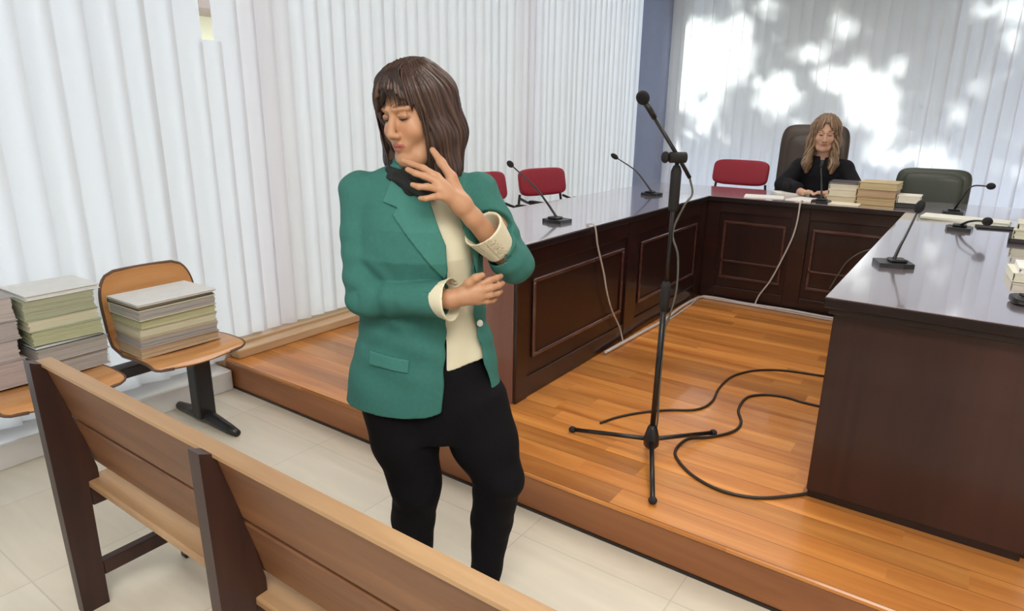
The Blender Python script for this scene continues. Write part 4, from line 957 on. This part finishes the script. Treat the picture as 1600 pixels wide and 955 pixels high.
# blouse with wide cuffs
B = Field((-.22, -.27, .80), (.33, .17, 1.42), .0034)
BL_ = [(s[0], s[1], s[2], s[3]-.021, s[4]-.020) for s in JAC]
def bfold(P): return .0035*np.sin(P[..., 0]*75+3*np.sin(P[..., 2]*9))*np.clip((1.2-P[..., 2])*3, 0.2, 1)
B.op(lambda P: loft(BL_, P)+bfold(P), B.lo, B.lo+B.h*B.n, .004)
B.op(lambda P: (.862+.22*(P[..., 0]-.07)*(P[..., 0] > .07))-P[..., 2], B.lo, B.lo+B.h*B.n, .004, 'i')
B.op(lambda P: np.maximum(poly2(P, [(-.01, 1.45), (.055, 1.33), (.11, 1.45)]), P[..., 1]), B.lo, B.lo+B.h*B.n, .004, 's')
def cuff(a, b, r0, r1, w_):
    a, b = np.array(a), np.array(b); d = (b-a)/np.linalg.norm(b-a)
    B.op(lambda P: np.maximum(np.linalg.norm((P-a)-((P-a)@d)[..., None]*d, axis=-1)-(r0+(r1-r0)*((P-a)@d)/np.linalg.norm(b-a)+.002*np.sin(40*P[..., 2]+30*P[..., 0])), np.maximum(-((P-a)@d), (P-b)@d)), np.minimum(a, b)-.09, np.maximum(a, b)+.09, .003)
    B.op(lambda P: np.maximum(np.linalg.norm((P-a)-((P-a)@d)[..., None]*d, axis=-1)-(r0-.006+(r1-r0)*((P-a)@d)/np.linalg.norm(b-a)), np.maximum(-((P-a)@d), (P-b)@d-.02)), np.minimum(a, b)-.09, np.maximum(a, b)+.09, .002, 's')
e_, w_ = np.array(eR), np.array(wR); cuff(e_+(w_-e_)*.84, e_+(w_-e_)*1.02, .042, .058, w_)
e_, w_ = np.array(eL), np.array(wL); cuff(e_+(w_-e_)*.36, e_+(w_-e_)*.80, .040, .056, w_)
B.mesh('blouse', M['blouse'], woman, None, 1)
# black scarf at the throat
S = Field((-.12, -.14, 1.30), (.15, .12, 1.46), .003)
for i in range(18):
    a0, a1 = 2*math.pi*i/18, 2*math.pi*(i+1)/18; q = lambda a: (.010+.064*math.cos(a), .000+.062*math.sin(a), 1.400+.014*math.sin(a)+.004*math.sin(3*a)); S.cap(q(a0), q(a1), .021, .021, .012)
S.chain([(-.03, -.060, 1.392), (.005, -.084, 1.366), (.035, -.100, 1.350)], [.018, .017, .009], .01); S.chain([(.05, -.050, 1.385), (.050, -.082, 1.36), (.056, -.098, 1.350)], [.018, .015, .009], .01)
S.all(lambda P, a: a+.0022*np.sin(P[..., 2]*330+P[..., 0]*90+3*np.sin(P[..., 0]*40)))
S.mesh('scarf', M['scarf'], woman, None, 1)
# trousers and shoes
Tq = Field((-.24, -.16, .06), (.36, .18, .98), .0042)
TRO = [(.64, .045, .004, .175, .112), (.74, .04, .004, .190, .118), (.84, .03, .004, .172, .110), (.96, .01, .0, .142, .096)]
Tq.op(lambda P: loft(TRO, P), Tq.lo, Tq.lo+Tq.h*Tq.n, .01)
Tq.chain([(-.062, 0, .73), (-.045, -.018, .62), kR, (-.035, .012, .33), (aR[0], aR[1], .085)], [.112, .099, .074, .066, .050], .018)
Tq.chain([(.148, 0, .73), (.190, -.025, .62), kL, (.212, .008, .33), (aL[0], aL[1], .085)], [.112, .098, .074, .064, .048], .018)
Tq.all(lambda P, a: a+.0025*np.sin(P[..., 2]*55+P[..., 0]*30)*np.exp(-((P[..., 2]-.49)/.09)**2)+.002*np.sin(P[..., 2]*40+P[..., 0]*50)*np.exp(-((P[..., 2]-.15)/.08)**2))
Tq.mesh('trousers', M['trouser'], woman, None, 1)
for a_, dx in ((aR, .25), (aL, .45)):
    Sh = Field((a_[0]-.08, a_[1]-.24, -.005), (a_[0]+.16, a_[1]+.09, .16), .003)
    Sh.chain([(a_[0], a_[1]+.012, .125), (a_[0], a_[1]+.012, .05), (a_[0]+.10*dx, a_[1]-.05, .042), (a_[0]+.36*dx, a_[1]-.155, .030)], [.040, .036, .037, .026], .015)
    Sh.chain([(a_[0], a_[1]+.025, .04), (a_[0], a_[1]+.03, .006)], [.026, .018], .006)
    Sh.op(lambda P: .001-P[..., 2], Sh.lo, Sh.lo+Sh.h*Sh.n, .002, 'i'); Sh.mesh('shoe', M['shoe'], woman, None, 1)

# ---- the seated woman behind the judges desk
QX, QY = -1.045, 5.80
HC2, HR2 = (-.005, -.085, 1.385-PZ), rot(math.radians(6), math.radians(16), math.radians(2))
def sit(o): o.location = (QX, QY, PZ); o.rotation_euler = (0, 0, math.radians(6)); o.scale = (1.05,)*3; return o
b2_ = Field((-.36, -.45, -.02), (.36, .26, 1.38), .0046)
T2 = [(.47, 0, .06, .17, .13), (.60, 0, .05, .15, .11), (.75, 0, .03, .15, .11), (.90, 0, .0, .155, .105), (.98, 0, -.02, .13, .075), (1.04, 0, -.03, .06, .05)]
b2_.op(lambda P: loft(T2, P, -.015), b2_.lo, b2_.lo+b2_.h*b2_.n, .01)
b2_.chain([(0, -.03, 1.02), (0, -.05, 1.10)+(), (0, -.07, 1.15)], [.05, .047, .05], .02)
for s in (-1, 1):
    sh, el, wr = (s*.155, -.01, .955), (s*.245, -.14, .808), (s*.10, -.335, .800)
    b2_.chain([sh, el], [.04, .033], .015); b2_.chain([el, wr], [.033, .024], .012)
    b2_.chain([(s*.09, .05, .54), (s*.10, -.32, .53), (s*.10, -.34, .08)], [.08, .055, .04], .02); b2_.chain([(s*.10, -.33, .06), (s*.10, -.42, .035)], [.035, .028], .015)
    hb_ = np.array((s*.075, -.365, .796)); b2_.cap(wr, hb_, .022, .024, .012)
    for i in range(4):
        a = np.array((s*(.060-.0), -.365, .796))+np.array((-s*.010-.0*i, -.028+.012*i-.012, .006)); bb = a+np.array((-s*.030, -.022+.006*i, .004)); finger(b2_, [tuple(hb_), tuple(a), tuple(bb), tuple(bb+np.array((-s*.016, -.008, -.012)))], .0098, .0075)
    finger(b2_, [tuple(hb_+np.array((-s*.005, .02, .0))), tuple(hb_+np.array((-s*.03, .012, .012))), tuple(hb_+np.array((-s*.048, -.005, .010)))], .011, .008)
head(b2_, HC2, HR2, .012)
w2 = sit(b2_.mesh('person', M['skin'], None, face_colors(HC2, HR2, (.60, .36, .25), (.45, .15, .12), (.16, .09, .05)), 0))
tag(w2, 'seated woman with long fair hair in a black robe, behind the judges desk', 'person')
h2 = Field((-.17, -.24, .86), (.16, .12, 1.40), .0036); T = lambda *p: np.array(HC2)+HR2@np.array(p, float)
h2.ell(T(0, .018, .040), (.092, .110, .096), .01, 'u', HR2)
for s in (-1, 1):
    a = T(s*.066, .0, .04); b = T(s*.083, -.015, -.06); c2 = np.array((s*.088-.012, -.115, .99)); h2.chain([a, b, c2, (s*.085-.012, -.125, .93)], [.036, .034, .034, .016], .03)
    h2.chain([T(s*.05, .06, .02), (s*.06, .0, 1.02)], [.055, .04], .03)
def fc2(P):
    q = (P-np.array(HC2))@HR2; x, y, z = q[..., 0], q[..., 1], q[..., 2]
    return np.maximum(np.maximum(np.abs(x)-np.interp(z, [-.2, -.05, .03, .09], [.050, .056, .050, .006]), z-.090), y+.02)
h2.op(fc2, h2.lo, h2.lo+h2.h*h2.n, .01, 's'); h2.all(lambda P, a: a+strand_noise(P, HC2, HR2, .004, 30, 2))
h2.mesh('hair', M['hair'], w2, hair_color((.10, .052, .026), (.46, .32, .19), HC2, HR2), 0)
r2_ = Field((-.37, -.36, .42), (.37, .26, 1.12), .005)
r2_.op(lambda P: loft(T2, P, .012)+.004*np.sin(P[..., 0]*60+4*np.sin(P[..., 2]*9)), r2_.lo, r2_.lo+r2_.h*r2_.n, .01)
for s in (-1, 1):
    sh, el, wr = (s*.155, -.01, .955), (s*.245, -.14, .826), (s*.125, -.30, .815)
    r2_.chain([(s*.05, -.02, .995), sh, el], [.045, .062, .062], .025); r2_.chain([el, wr], [.062, .046], .015)
r2_.op(lambda P: np.maximum(poly2(P, [(-.035, 1.2), (0, .90), (.035, 1.2)]), P[..., 1]+.0), r2_.lo, r2_.lo+r2_.h*r2_.n, .006, 's')
r2_.op(lambda P: np.maximum((TZ-PZ)/1.05+.004-P[..., 2], -.5-P[..., 1]) if False else np.where(P[..., 1] < -.08, (TZ-PZ)/1.05+.004-P[..., 2], -1), r2_.lo, r2_.lo+r2_.h*r2_.n, .004, 'i')
robe = r2_.mesh('robe', M['robe'], w2, None, 1)
n2 = Field((-.10, -.16, .80), (.10, .08, 1.08), .005)
n2.op(lambda P: loft(T2, P, -.004), n2.lo, n2.lo+n2.h*n2.n, .01); n2.mesh('blouse', M['shirt'], w2, None, 1)
